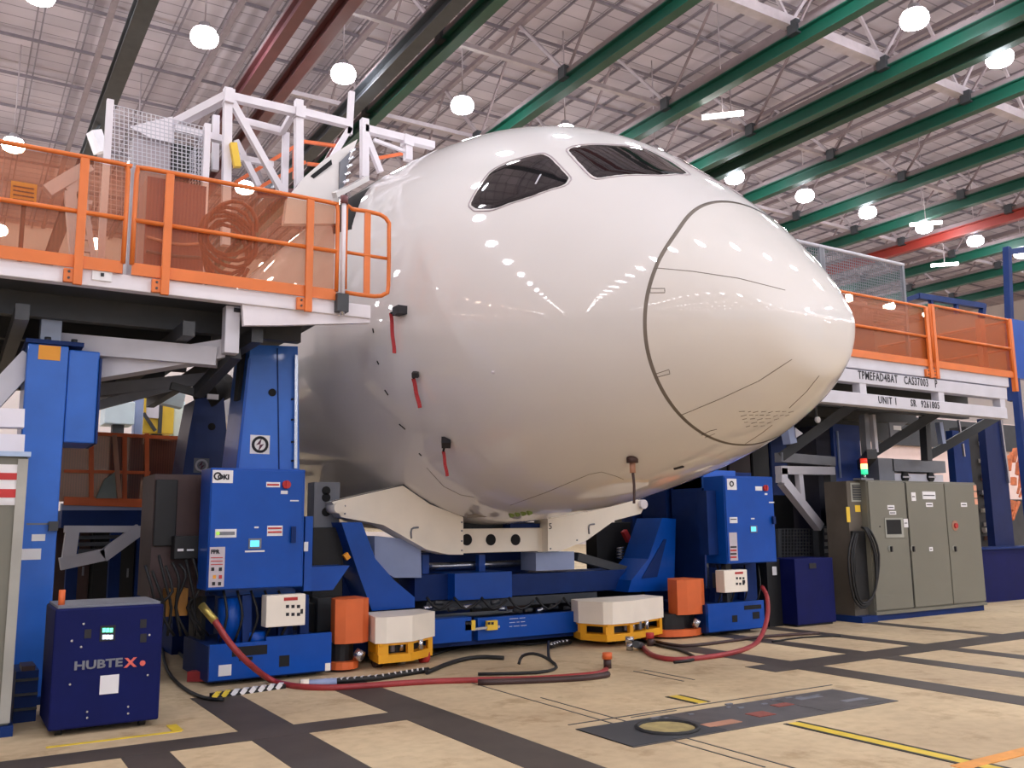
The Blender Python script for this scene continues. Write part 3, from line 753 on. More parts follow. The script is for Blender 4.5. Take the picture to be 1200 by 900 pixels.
for x in (L0+.18, L0+.42): link('cap_bolt', B().cyl((x, Y0+.1, ZT+.04), (x, Y0+.1, ZT+.09), .03, 8), M_DGREY, col)
decal(col, 45, 405, 71, 422, Y0, M_INKO, 'orange_sticker', 'orange sticker', .005)
decal(col, 37, 626, 53, 634, Y0, M_STICK); decal(col, 23, 643, 48, 656, Y0, M_STICK, 'white_sticker')
decal(col, 31, 613, 60, 615, Y0, M_GREY2, 'seam')
link('latch', B().box(*pxbox(57, 611, 68, 622, Y0-.03)[:2], Y0-.05, Y0, *pxbox(57, 611, 68, 622, Y0-.03)[2:]), M_DGREY, col)
link('foot_plate', B().box(L0-.1, L1+.15, Y0-.1, Y0+.8, 0, .06), M_BLUED, col)
# grey enclosure at frame edge
ge = thing('grey_enclosure', 'tall grey cabinet cut by the left picture edge, red and white sticker', 'cabinet', (.2, 8.6, 0))
gx = at(28, 600, Y=8.5).x; gzt = at(14, 535, Y=8.5).z
link('body', B().box(-1.2, gx, 8.5, 9.2, .08, gzt, .01), M_GREY, ge)
link('edge_trim', B().box(gx-.07, gx+.005, 8.48, 8.5, .1, gzt-.02), mat('pale grey trim', (168, 166, 158), .45), ge)
link('plinth', B().box(-1.2, gx+.03, 8.45, 9.2, 0, .08), M_BLUED, ge)
link('top_cap', B().box(-1.2, gx+.02, 8.46, 9.2, gzt, gzt+.04), mat('pale blue cap', (176, 196, 226), .4), ge)
p = decal(ge, -30, 544, 25, 592, 8.497, M_STICK, 'hazard_sticker', 'white sticker with red bands', .006)
decal(p, -30, 554, 24, 562, 8.49, M_INKR, 'red_band'); decal(p, -30, 573, 24, 583, 8.49, M_INKR, 'red_band')
text('Eller', .055, at(-1, 592, Y=8.487), M_STICK, ge, bold=.002)
# navy cart
YC = 8.2
cl, cr_ = at(65, 715, Y=YC).x, at(192, 712, Y=YC).x
czt = at(128, 711, Y=YC).z
cart = thing('power_cart', 'navy blue battery cart with green display and worn lettering, lower left', 'cart', ((cl+cr_)/2, YC+.4, 0))
link('body', B().box(cl, cr_, YC, YC+.75, .05, czt, .015), M_NAVY, cart)
link('top_plate', B().box(cl+.02, cr_-.02, YC+.05, YC+.73, czt, czt+.02), M_GREY2, cart)
for x in (cl+.08, cr_-.12):
    for y in (YC+.1, YC+.6): link('caster', B().cyl((x-.02, y, .04), (x+.03, y, .04), .04, 12), M_BLACK, cart)
text('HUBTE', .092, (at(86, 787, Y=YC-.003).x, YC-.004, at(86, 788, Y=YC).z), M_INKG, cart, 'lettering', bold=.003, sx=1.27)
text('X', .1, (at(146.5, 780, Y=YC-.003).x, YC-.004, at(148, 784, Y=YC).z-.004), mat('coral lettering', (226, 104, 92), .5), cart, 'red_letter', bold=.004, sx=1.15)
q = at(167, 777, Y=YC); link('red_dot', B().cyl((q.x, YC-.006, q.z), (q.x, YC, q.z), .022, 16), MATS['coral lettering'], cart)
dp = decal(cart, 117, 733, 135, 751, YC, M_INK, 'display', None, .006)
for j, (m, yy) in enumerate(((M_DISPG, 736), (M_DISPW, 744))):
    for k in range(3): decal(dp, 120+k*4.3, yy, 123.6+k*4.3, yy+5, YC-.006, m, 'display_cell')
decal(cart, 117, 791, 139, 813, YC, M_STICK, 'white_tag')
for x, y in ((98, 731), (84, 751), (95, 758), (175, 744), (173, 791), (82, 802), (102, 834), (102, 841), (150, 828), (150, 836)):
    q = at(x, y, Y=YC); link('screw', B().cyl((q.x, YC-.006, q.z), (q.x, YC, q.z), .009, 8), M_CHROME, cart)
for x, y in ((103, 742), (168, 730), (168, 747)):
    q = at(x, y, Y=YC); link('recess', B().box(q.x-.025, q.x+.025, YC-.004, YC, q.z-.04, q.z+.03), M_INK, cart)
b = B().cyl((cl+.06, YC+.2, czt), (cl+.06, YC+.2, czt+.14), .025); single('orange_pin', b, M_ORANGE2, 'orange peg standing on the left corner of the navy cart', 'peg', (cl+.06, YC+.2, czt))
t = thing('shelf_box', 'dark blue box with shelves between grey cabinet and navy cart', 'box', (at(38, 800, Y=9.3).x, 9.4, 0))
l, r, z0, z1 = pxbox(14, 740, 64, 845, 9.0)
link('body', B().box(gx+.06, cl-.02, 9.0, 9.5, 0, .42), M_BLUED, t)
for k in range(3): link('shelf', B().box(gx+.06, cl-.02, 8.97, 9.0, .1+.12*k, .12+.12*k), M_DGREY, t)
link('cloth', B().box(gx+.1, cl-.05, 9.0, 9.3, .42, .46), M_BROWN, t)

# far-left background platform between column and towers
bp_ = thing('rear_platform', 'lower orange railed platform seen between the blue columns at left', 'platform', (2.4, 14.5, 0))
YR = 14.5
def rb(nm, x0, y0, x1, y1, w, m, Y=YR): b = B(); pbar(b, x0, y0, x1, y1, Y, w); return link(nm, b, m, bp_)
rb('top_rail', 75, 506, 216, 514, .05, M_ORANGE2); rb('mid_rail', 75, 552, 176, 554, .045, M_ORANGE2); rb('toe_rail', 75, 587, 175, 590, .12, M_ORANGE2)
for x in (107, 146, 172): rb('post', x, 508, x, 590, .06, M_ORANGE2)
l, r, z0, z1 = pxbox(55, 508, 214, 588, YR+.1); link('screen', B().box(l, r, YR+.1, YR+.12, z0, z1), panel_mat('brown safety screen', (120, 66, 48), .25), bp_)
l, r, z0, z1 = pxbox(72, 590, 175, 598, YR); link('edge_beam', B().box(l, r, YR, YR+.2, z0, z1), M_PALEB, bp_)
l, r, z0, z1 = pxbox(72, 598, 174, 618, YR); link('deck_beam', B().box(l, r, YR, YR+5, z0, z1), M_BLUED, bp_)
rb('frame', 75, 620, 168, 620, .09, M_LIGHT, 13.5); rb('frame', 85, 620, 80, 655, .16, M_LIGHT, 13.5); rb('frame', 70, 661, 122, 650, .16, M_LIGHT, 13.5); rb('frame', 120, 652, 164, 620, .16, M_LIGHT, 13.5)
for k in range(3): rb('slat', 92, 630+k*8, 140, 629+k*8, .05, M_DGREY, 13.7)
l, r, _, _ = pxbox(78, 600, 166, 640, 13.9)
for x in (l+.1, r-.3): link('leg', B().box(x, x+.15, 14.6, 14.75, 0, at(120, 600, Y=14.6).z), M_BLUED, bp_)
link('bag', B().prism(px([(112, 584), (122, 562), (136, 552), (141, 584)], 14.4), 14.35, 14.45), mat('grey green pouch', (130, 140, 136), .6), bp_)
b = B(); pbar(b, 134, 510, 140, 584, 14.3, .06); link('hung_cable', b, M_TAN, bp_)
def bgbox(nm, lab, cat, x0, y0, x1, y1, Y, m, d=.5, ground=True, more=None):
    l, r, z0, z1 = pxbox(x0, y0, x1, y1, Y)
    t = thing(nm, lab, cat, ((l+r)/2, Y, 0 if ground else z0))
    link('panel', B().box(l, r, Y, Y+d, z0, z1, .02), m, t)
    if ground: link('stand', B().box((l+r)/2-.1, (l+r)/2+.1, Y+.1, Y+.3, 0, z0), M_DGREY, t)
    if more: more(t, l, r, z0, z1)
    return t
bgbox('storage_bin', 'pale aqua bin beyond the brown screen at left', 'bin', 123, 470, 158, 497, 18, M_AQUA, .6)
bgbox('support_post', 'pale blue post right of the pale aqua bin', 'post', 158, 465, 168, 512, 18.5, M_PALEB, .3)
def ym(t, l, r, z0, z1):
    link('dark_door', B().box(l+.35, r-.3, 18.95, 19.0, z0, z1-.1), M_DGREY, t); link('lit_window', B().box(l+.05, l+.28, 18.95, 19.0, z0+.3, z1-.1), M_FRAMEW, t)
    b = B(); pbar(b, 168, 484, 182, 505, 18.9, .06); link('brace', b, M_DGREY, t)
bgbox('yellow_cabin', 'bright yellow lift cabin beyond the blue tower at left', 'machine', 168, 464, 204, 508, 19, M_YELB, 1.0, more=ym)
bgbox('white_panel', 'pale white upright panel just left of the rear blue tower', 'panel', 203, 470, 216, 540, 19.5, M_AQUA, .3)
bgbox('background_rack', 'dark teal rack left of the rear blue tower', 'rack', 176, 516, 214, 560, 15.2, mat('dark teal', (52, 66, 62), .6), .8)
b = B(); pbar(b, 180, 462, 214, 470, 15, .25); hp = at(197, 466, Y=15); b.bar(hp, (hp.x, hp.y, 3.95), .03); single('hanging_light', b, M_AQUA, 'pale light panel under the left platform beside the dark arms', 'panel', tuple(at(195, 466, Y=16)))

# ------------------------------------------------------------------ support towers with blue control cabinets
def logo(parent, x0, y0, x1, y1, Y, fade=False):
    m = M_STICK if not fade else M_GREY2
    s_ = decal(parent, x0, y0, x1, y1, Y, m, 'emblem', 'square white emblem sticker with a round bolt mark')
    l, r, z0, z1 = pxbox(x0, y0, x1, y1, Y); cx, cz, R_ = (l+r)/2, (z0+z1)/2, (r-l)*.36
    ink = M_INK if not fade else M_LIGHT
    b = B().tube([(cx+R_*math.cos(t*PI/10), Y-.006, cz+R_*math.sin(t*PI/10)) for t in range(20)], R_*.2, 5, closed=True, smooth=1)
    link('ring', b, ink, s_)
    b = B().prism([(cx+R_*.25, cz+R_*1.0), (cx-R_*.55, cz-R_*.1), (cx+.0, cz+R_*.05), (cx-R_*.25, cz-R_*1.0), (cx+R_*.55, cz+R_*.1), (cx, cz-R_*.05)], Y-.009, Y-.004)
    link('bolt_mark', b, mat('plum ink', (84, 30, 60), .5), s_)
YB = 9.81
tw = thing('support_tower', 'bright blue tapered tower at left of the nose, emblem sticker, chrome edge', 'tower', (at(310, 780, Y=10.3).x, 10.4, 0))
T = px([(294, 404), (349, 406), (351, 560), (346, 700), (262, 700), (276, 555), (284, 492)], 10.24)
link('mast', B().prism(T, 10.24, 10.9), M_BLUE2, tw)
b = B(); pbar(b, 325, 408, 327, 552, 10.235, .012); link('mast_joint', b, M_BLUED, tw)
b = B(); pbar(b, 292, 420, 277, 555, 10.22, .03); link('mast_lip', b, M_BLUE, tw)
b = B(); pbar(b, 347, 416, 346, 549, 10.2, .035); link('chrome_guide', b, M_CHROME, tw)
q = at(319, 460, Y=10.24); link('hole', B().cyl((q.x, 10.23, q.z), (q.x, 10.25, q.z), .045, 16), M_DARKGAP, tw)
for y in (468, 492, 518, 540): q = at(342, y, Y=10.24); link('guide_bolt', B().cyl((q.x, 10.22, q.z), (q.x, 10.24, q.z), .012, 8), M_DARKGAP, tw)
logo(tw, 293, 510, 316, 532, 10.24)
b = B(); pbar(b, 284, 470, 289, 416, 10.5, .16); link('black_chain_guide', b, M_BLACK, tw)
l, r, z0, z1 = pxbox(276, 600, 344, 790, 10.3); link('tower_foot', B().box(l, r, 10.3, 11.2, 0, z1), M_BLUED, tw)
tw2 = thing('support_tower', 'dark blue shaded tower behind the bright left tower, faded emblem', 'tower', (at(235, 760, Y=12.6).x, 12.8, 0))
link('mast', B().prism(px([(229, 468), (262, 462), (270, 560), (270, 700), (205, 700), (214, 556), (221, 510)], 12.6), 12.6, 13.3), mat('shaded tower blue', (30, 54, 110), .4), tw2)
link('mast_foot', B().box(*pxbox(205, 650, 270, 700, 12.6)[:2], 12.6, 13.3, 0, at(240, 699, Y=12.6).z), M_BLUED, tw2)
q = at(248, 500, Y=12.6); link('hole', B().cyl((q.x, 12.59, q.z), (q.x, 12.61, q.z), .05, 16), M_DARKGAP, tw2)
logo(tw2, 227, 537, 245, 554, 12.6, True)
link('motor_head', B().cyl(at(240, 462, Y=12.6), at(262, 452, Y=12.9), .2, 14), M_BLACK, tw2)
link('white_label', B().box(*pxbox(243, 462, 256, 468, 12.38)[:2], 12.37, 12.4, *pxbox(243, 462, 256, 468, 12.38)[2:]), M_STICK, tw2)

def cabinet(x0, y0, x1, y1, lab, items, Y=YB, d=.45):
    l, r, z0, z1 = pxbox(x0, y0, x1, y1, Y)
    t = thing('control_cabinet', lab, 'cabinet', ((l+r)/2, Y+d/2, z0))
    link('body', B().box(l, r, Y+.02, Y+d, z0, z1, .01), M_BLUE, t)
    dr = link('door', B().box(l+.01, r-.03, Y, Y+.02, z0+.01, z1-.02, .006), M_BLUE, t)
    for it in items:
        k = it[0]
        if k == 'd': decal(dr, *it[1:5], Y, it[5], it[6])
        if k == 'knob':
            q = at(it[1], it[2], Y=Y); link('red_switch', B().cyl((q.x, Y-.04, q.z), (q.x, Y, q.z), .045, 16), M_INKR, dr)
            link('switch_handle', B().box(q.x-.012, q.x+.012, Y-.06, Y-.035, q.z-.04, q.z+.04), M_INKR, dr)
        if k == 'screen':
            s_ = decal(dr, *it[1:5], Y, M_GREY2, 'screen_bezel', None, .01)
            w = (it[3]-it[1])*.15; decal(s_, it[1]+w, it[2]+w, it[3]-w, it[4]-w, Y-.01, M_SCREEN, 'screen')
        if k == 'handle':
            q = at(it[1], it[2], Y=Y); e = at(it[1], it[3], Y=Y); link('handle', B().bar((q.x, Y-.03, q.z), (q.x, Y-.03, e.z), .05, .03), M_BLUED, dr)
    return t
ci = [('d', 249, 551, 273, 566, M_STICK, 'sticker'), ('d', 312, 565, 328, 571, M_STICK, 'sticker'), ('d', 329, 575, 337, 579, M_STICK, 'sticker'), ('d', 340, 586, 350, 587.5, M_STICK, 'sticker'),
      ('d', 252, 620, 277, 630, M_STICK, 'sticker'), ('d', 313, 616, 331, 628, M_STICK, 'sticker'), ('d', 298, 617, 303, 619, M_STICK, 'sticker'), ('d', 287, 645, 310, 647, M_STICK, 'ledge'),
      ('d', 245, 641, 263, 688, mat('grey notice', (200, 190, 196), .5), 'notice'), ('knob', 335, 568), ('screen', 291, 631, 306, 643), ('handle', 343, 617, 636)]
cb = cabinet(245, 549, 357, 690, 'bright blue control cabinet left of the nose with screen and stickers', ci)
text('OKI', .07, at(255, 563, Y=YB-.006), M_INK, cb, bold=.004)
q = at(255, 558, Y=YB); link('emblem_ring', B().tube([(q.x+.035*math.cos(t*PI/6), YB-.006, q.z+.035*math.sin(t*PI/6)) for t in range(12)], .009, 5, closed=True, smooth=1), M_INK, cb)
text('FPR', .055, at(247, 650, Y=YB-.006), M_INK, cb, bold=.003)
for k in range(3): decal(cb, 247, 653+k*4, 261, 654+k*4, YB-.005, M_INKR, 'print_line')
for x, y, m in ((249, 667, M_INK), (258, 667, M_INK), (251, 676, M_INKO), (258, 676, M_INKR), (250, 684, M_INK), (257, 684, M_INK)): decal(cb, x-1.5, y-2, x+2, y+2, YB-.005, m, 'pictogram')
for k in range(2): decal(cb, 314, 618+k*4.5, 330, 620+k*4.5, YB-.005, M_INKR, 'print_line')
decal(cb, 257, 623, 275, 627, YB-.005, M_GREY2, 'print_line'); decal(cb, 313, 567, 327, 569, YB-.005, M_INKR, 'print_line')
q = at(255, 625, Y=YB); link('green_lamp', B().cyl((q.x, YB-.015, q.z), (q.x, YB, q.z), .02, 12), mat('green yellow lamp', (170, 220, 90), .3, emit=.4), cb)
# side module right of the cabinet
sm = thing('side_module', 'blue side bracket with white tag between left cabinet and cradle', 'module', (at(365, 650, Y=10).x, 10, .9))
l, r, z0, z1 = pxbox(357, 605, 366, 692, 9.9); link('panel', B().box(l, r, 9.9, 10.3, z0, z1), M_BLUE, sm)
l, r, z0, z1 = pxbox(355, 664, 400, 692, 10.1); link('arm', B().prism([(l, z0), (r-.1, z0), (r+.1, z1), (l, z1)], 10.1, 10.5), M_BLUE, sm)
decal(sm, 356, 635, 361, 646, 9.9, M_STICK); 
l, r, z0, z1 = pxbox(368, 565, 398, 615, 11.0)
t = thing('grey_plate', 'grey steel plate with two dark holes beside the blue cabinet', 'plate', ((l+r)/2, 11, z0))
link('plate', B().box(l, r, 11, 11.25, z0-.6, z1), M_GREY2, t)
for y in (575, 583, 600): q = at(382, y, Y=11); link('hole', B().cyl((q.x, 10.985, q.z), (q.x, 11.01, q.z), .055, 14), M_DARKGAP, t)
# brown/black switch gear left of the cabinet
sg = thing('switch_enclosure', 'dark brown and black switchgear enclosure left of the bright cabinet', 'enclosure', (at(208, 800, Y=10.6).x, 10.7, 0))
l, r, z0, z1 = pxbox(178, 556, 243, 700, 10.5)
link('body', B().box(l, r, 10.5, 11.2, z0, z1), M_BROWN, sg)
l2, r2, z02, z12 = pxbox(181, 562, 207, 640, 10.47); link('black_door', B().box(l2, r2, 10.46, 10.5, z02, z12, .01), M_BLACK, sg)
l2, r2, z02, z12 = pxbox(202, 628, 232, 655, 10.4); link('black_box', B().box(l2, r2, 10.3, 10.5, z02, z12, .01), M_BLACK, sg)
decal(sg, 208, 643, 215, 646, 10.3, M_STICK, 'bright_label'); decal(sg, 219, 643.5, 227, 645.5, 10.3, M_STICK, 'label')
for y in (568, 577, 586): decal(sg, 236, y-3, 244, y+3, 10.49, M_CREAM, 'terminal')
for x in (178, 243-5): link('leg', B().box(*pxbox(x, 650, x+5, 700, 10.5)[:2], 10.5, 11.1, 0, z0), M_BLACK, sg)
l2, r2, z02, z12 = pxbox(195, 690, 220, 722, 10.3); link('ochre_box', B().box(l2, r2, 10.3, 10.5, z02, z12), mat('ochre', (150, 100, 30), .6), sg)
b = B()
random.seed(5)
for k in range(9):
    x = 170+k*8; b.tube([at(x, 655+random.uniform(-5, 15), Y=10.25), at(x+8, 685+random.uniform(-10, 10), Y=10.2), at(x+random.uniform(-10, 16), 712, Y=10.25), at(x+10, 745, Y=10.3)], .016, 6)
link('cable_tangle', b, M_BLACK, sg)

def tower_base(xs, lab, left=True):
    t = thing('tower_base', lab, 'base', (xs[0][0], YB, 0)); return t
tb = thing('tower_base', 'blue tower base at left under the bright cabinet with square opening', 'base', (2.9, 10, 0))
l, r, _, _ = pxbox(245, 760, 388, 800, YB); zt = at(320, 752, Y=YB).z; zt2 = at(352, 749, Y=YB).z
link('front_plate', B().box(l, r, YB, YB+.05, .06, .42), M_BLUE, tb)
xl = at(312, 755, Y=YB).x; link('raised_plate', B().box(xl, r, YB, YB+.05, .42, .46), M_BLUE, tb)
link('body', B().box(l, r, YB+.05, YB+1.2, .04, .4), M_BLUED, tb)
link('wheel_block', B().box(l+.1, l+.4, YB+.2, YB+1, 0, .06).box(r-.4, r-.1, YB+.2, YB+1, 0, .06), M_BLACK, tb)
for (x0, y0, x1, y1) in ((327, 768, 339, 781), (272, 757, 313, 768), (280, 770, 296, 774)): decal(tb, x0, y0, x1, y1, YB, M_DARKGAP, 'opening')
decal(tb, 256, 779, 271, 792, YB, M_STICK); decal(tb, 381, 777, 387, 786, YB, M_CREAM, 'bumper')
for x in (288, 330, 355): b = B(); pbar(b, x, 697, x, 758, 10.0, .1); link('upright', b, M_BLUED, tb)
b = B().cyl(at(270, 700, Y=10.1), at(270, 752, Y=10.1), .13).cyl(at(300, 740, Y=10.0), at(300, 758, Y=10.0), .1); link('cylinder', b, M_BLUE, tb)
for k in range(5): b = B().tube([at(262+k*16, 692, Y=9.95), at(266+k*18, 722, Y=9.9), at(258+k*17, 752, Y=9.95)], .014, 6); link('hydraulic_line', b, M_BLACK, tb)
def jbox(x0, y0, x1, y1, Y, lab):
    l, r, z0, z1 = pxbox(x0, y0, x1, y1, Y)
    t = thing('junction_box', lab, 'box', ((l+r)/2, Y+.1, z0)); link('case', B().box(l, r, Y, Y+.18, z0, z1, .008), M_CREAM, t)
    for k in range(2):
        for j in range(3): decal(t, x0+(x1-x0)*(.5+.14*j), y0+(y1-y0)*(.32+.25*k), x0+(x1-x0)*(.58+.14*j), y0+(y1-y0)*(.42+.25*k), Y, M_INK, 'knob')
    decal(t, x0+(x1-x0)*.45, y0+(y1-y0)*.08, x0+(x1-x0)*.8, y0+(y1-y0)*.18, Y, M_INKR, 'print_line'); decal(t, x1-6, y0+(y1-y0)*.45, x1-3, y0+(y1-y0)*.6, Y, M_INK, 'lock')
    link('mount', B().box(l+.1, r-.1, Y+.18, Y+.35, z0+.05, z1-.05), M_DGREY, t)
jbox(312, 697, 358, 734, 9.75, 'white junction box under the left blue cabinet')
def orange_cover(x0, x1, yt, yb, Yc, lab, rx0, rx1, ryt, ryb):
    l, r, z0, z1 = pxbox(x0+7, yt, x1+1, yb, Yc)
    t = thing('orange_cover', lab, 'cover', ((l+r)/2, Yc+.3, 0))
    w = r-l
    P = [(l, Yc+.06), (l+w*.25, Yc), (r-w*.25, Yc), (r, Yc+.08), (r, Yc+.5), (l+.22, Yc+.5), (l+.04, Yc+.3)]
    link('shroud', B().slab(P, z0, z1), M_ORANGE2, t)
    l2, r2, z02, z12 = pxbox(rx0, ryt, rx1, ryb, Yc-.05); w2 = r2-l2; zf = max(z02, .03)
    c = (l2+r2)/2
    P2 = [(c+w2/2*math.cos(a), Yc+.28+.3*math.sin(a)) for a in [k*PI/10 for k in range(20)]]
    link('bumper_ring', B().slab(P2, zf, max(z12, zf+.08)), M_ORANGE2, t)
    link('drive_unit', B().slab([(c+(p[0]-c)*.8, Yc+.35+(p[1]-Yc-.35)*.7) for p in P2], 0, z0+.01), M_BLACK, t)
    b = B().cyl((c+.1, Yc+.02, z12+.1), (c+.16, Yc-.04, z12+.06), .06, 12); link('hub_cap', b, M_CHROME, t)
orange_cover(388, 434, 702, 754, 9.9, 'orange wheel cover standing left of the left white foot', 388, 430, 778, 792)
orange_cover(790, 829, 679, 720, 9.9, 'orange wheel cover standing right of the right white foot', 783, 837, 738, 748)
def foot(x0, x1, x2, x3, lab):
    """x0..x3: left rear, left front, right front and right rear corners in the picture"""
    Yf = 9.75
    a, b_, c_, d_ = at(x0, 730, Y=Yf+.4).x, at(x1, 735, Y=Yf).x, at(x2, 735, Y=Yf).x, at(x3, 730, Y=Yf+.28).x
    cx = (b_+d_)/2
    t = thing('air_bearing_foot', lab, 'foot', (cx, Yf+.5, 0))
    def plan(g): return [(a-g, Yf+.4), (b_-g, Yf+g), (b_+.08, Yf-g), (c_, Yf-g), (d_+g, Yf+.28), (d_+g, Yf+.7), (a-g+.1, Yf+.7)]
    za, zb_, zc, zd, ze = FZ
    link('top_cover', B().slab(plan(.03), zd, ze), M_CREAM, t)
    link('bumper', B().slab(plan(.0), za, zb_), M_YEL, t)
    for p, q in (((a, Yf+.4), (a+.03, Yf+.3)), ((b_, Yf+.02), (b_+.12, Yf)), ((c_-.04, Yf), (c_+.05, Yf+.04)), ((d_-.08, Yf+.24), (d_, Yf+.28))):
        link('bumper_post', B().slab([p, q, (q[0], q[1]+.06), (p[0], p[1]+.06)], zb_, zd), M_YEL, t)
    link('top_band', B().slab(plan(-.01), zc, zd), M_YEL, t)
    link('inner_drive', B().slab([(cx+(p[0]-cx)*.8, p[1]+.12) for p in plan(0)], 0.1, zd), M_BLACK, t)
    for k in range(4): x = cx-.2+k*.12; link('fitting', B().cyl((x, Yf+.1, zb_+.02), (x, Yf+.1, zd), .03, 10), M_CHROME if k % 2 else M_GREY2, t)
    for k, x in enumerate((cx-.3, cx, cx+.3)): link('caster', B().cyl((x-.04, Yf+.3, .08), (x+.05, Yf+.3, .08), .08, 14), (M_BROWN, M_CHROME, M_INKR)[k], t)
    return t
xc = 6.6
FZ = (.08, .17, .27, .30, .59)
foot(434, 444, 482, 507, 'white and yellow air bearing foot at left of the cradle'); foot(680, 711, 741, 776, 'white and yellow air bearing foot at right of the cradle')

# ------------------------------------------------------------------ nose cradle
YK = 10.75
ck = thing('nose_cradle', 'white and blue nose cradle carrying the aircraft belly between the towers', 'cradle', (xc, 11, .5))
A = px([(389, 588), (472, 569), (504, 591), (543, 606), (543, 650), (526, 650), (500, 644), (449, 615), (400, 606)], YK)
link('saddle_arm', B().prism(A, YK, YK+.35), M_CREAM, ck)
A = px([(642, 606), (736, 583), (758, 588), (751, 602), (720, 610), (688, 633), (656, 646), (642, 646)], YK)
link('saddle_arm', B().prism(A, YK, YK+.35), M_CREAM, ck)
b = B(); pbar(b, 472, 569, 504, 591, YK+.02, .03); pbar(b, 504, 591, 543, 606, YK+.02, .03); pbar(b, 389, 588, 472, 569, YK+.02, .02); link('rubber_edge', b, M_DGREY, ck)
for x, y in ((482, 620), (690, 616)):
    q = at(x, y, Y=YK); b = B().tube([(q.x, YK-.005, q.z-.12), (q.x, YK-.01, q.z), (q.x+.1, YK-.005, q.z+.02)], .012, 6); link('pull_hook', b, M_GREY2, ck)
text('5', .12, at(643, 622, Y=YK-.004), M_INK, ck)
for x, y in ((541, 612), (541, 622), (541, 634), (541, 645), (645, 643), (676, 633), (404, 593), (404, 602)):
    q = at(x, y, Y=YK); link('bolt', B().cyl((q.x, YK-.01, q.z), (q.x, YK+.005, q.z), .012, 8), M_GREY2, ck)
q = at(396, 595, Y=YK); link('pivot_pin', B().cyl((q.x, YK-.06, q.z), (q.x, YK+.4, q.z), .07, 16), M_CREAM, ck)
q = at(752, 591, Y=YK); link('pivot_pin', B().cyl((q.x, YK-.06, q.z), (q.x, YK+.4, q.z), .07, 16), M_FRAMEW, ck)
l, r, z0, z1 = pxbox(540, 619, 645, 647, YK+.15)
cbm = link('centre_beam', B().box(l, r, YK+.15, YK+.45, z0, z1, .01), M_CREAM, ck)
for x in (547, 575, 604):
    q = at(x, 632.5, Y=YK+.15); link('lightening_hole', B().cyl((q.x, YK+.14, q.z), (q.x, YK+.16, q.z), .077, 24), M_DARKGAP, cbm)
link('dark_saddle', B().box(l, r, YK+.4, YK+1.2, z1-.05, z1+.08), M_DGREY, ck)
link('blue_saddle', B().box(at(585, 610, Y=YK+.5).x, r, YK+.2, YK+.6, z1+.0, z1+.06), M_BLUED, ck)
A = px([(439, 628), (493, 633), (494, 677), (462, 677), (448, 668), (439, 656)], YK+.2); link('counterweight', B().prism(A, YK+.2, YK+.7), M_PALEB, ck)
l, r, z0, z1 = pxbox(628, 647, 673, 668, YK+.2); link('counterweight', B().box(l, r, YK+.2, YK+.6, z0, z1), M_PALEB, ck)
A = px([(400, 612), (424, 612), (440, 655), (462, 680), (486, 700), (486, 712), (436, 716), (420, 672)], YK-.1); link('leg_frame', B().prism(A, YK-.1, YK+.5), M_BLUE, ck)
A = px([(776, 607), (792, 608), (790, 692), (736, 694), (740, 680), (760, 655)], YK-.1); link('leg_frame', B().prism(A, YK-.1, YK+.5), M_BLUE, ck)
A = px([(778, 632), (781, 632), (770, 676), (752, 678)], YK-.11); link('leg_opening', B().prism(A, YK-.115, YK-.09), M_BLUED, ck)
l, r, z0, z1 = pxbox(486, 673, 540, 703, YK+.3); link('cross_beam', B().box(l, r, YK+.3, YK+.8, z0, z1), M_BLUED, ck)
l, r, z0, z1 = pxbox(533, 671, 600, 702, YK+.1); link('cross_beam', B().box(l, r, YK+.1, YK+.8, z0, z1), M_BLUE, ck)
l, r, z0, z1 = pxbox(600, 670, 745, 694, YK+.2); link('cross_beam', B().box(l, r, YK+.2, YK+.8, z0, z1), M_BLUED, ck)
l, r, z0, z1 = pxbox(494, 655, 630, 669, YK+.6); link('shaft', B().cyl((l, YK+.7, (z0+z1)/2), (r, YK+.7, (z0+z1)/2), .05, 12), M_CHROME, ck)
link('shaft_housing', B().box(l+.1, r, YK+.85, YK+1.3, z0-.15, z1+.1), M_BLUED, ck)
for x in (497, 563): b = B(); pbar(b, x, 650, x, 675, YK+.55, .1); link('shaft_bracket', b, M_BLUE, ck)
b = B(); pbar(b, 675, 652, 745, 672, YK+.3, .12); link('strut', b, M_DGREY, ck)
# AGV body beneath
ag = thing('transport_bogie', 'low blue transport bogie under the cradle with yellow brackets and white text', 'vehicle', (xc, 10.9, 0))
YA = 10.35
l, r, z0, z1 = pxbox(505, 715, 700, 752, YA)
link('chassis', B().box(l-1.2, r+1.6, YA+.1, YA+1.7, .1, .34), M_BLUED, ag)
l, r, z0, z1 = pxbox(560, 720, 690, 745, YA); link('side_plate', B().box(l, r, YA, YA+.1, z0, z1), M_BLUE, ag)
l, r, z0, z1 = pxbox(500, 724, 548, 752, YA); link('side_plate', B().box(l, r, YA-.1, YA+.1, z0, z1), M_BLUE, ag)
link('wheel', B().cyl((4.6, YA+.5, .12), (4.8, YA+.5, .12), .12, 14).cyl((8.6, YA+.5, .12), (8.8, YA+.5, .12), .12, 14), M_BLACK, ag)
for x in (549, 575): decal(ag, x-6, 727, x+6, 738, YA-.05, M_YELB, 'yellow_bracket', None, .05); decal(ag, x-3.5, 729, x-.5, 732, YA-.1, M_INK, 'slot'); decal(ag, x+.5, 729, x+3.5, 732, YA-.1, M_INK, 'slot')
b = B(); pbar(b, 548, 738, 585, 734, YA-.08, .03); link('tie_rod', b, M_CHROME, ag)
for k, y in enumerate((727, 731.5, 736)): text(('LIFT LOAD MAX', 'TRANSPORT ONLY', 'KEEP CLEAR UNDER')[k] if False else ('------ ----', '---- -- ---', '-- ---- ----')[k], .07, at(597, y+1, Y=YA-.003), M_STICK, ag, sx=1.0)
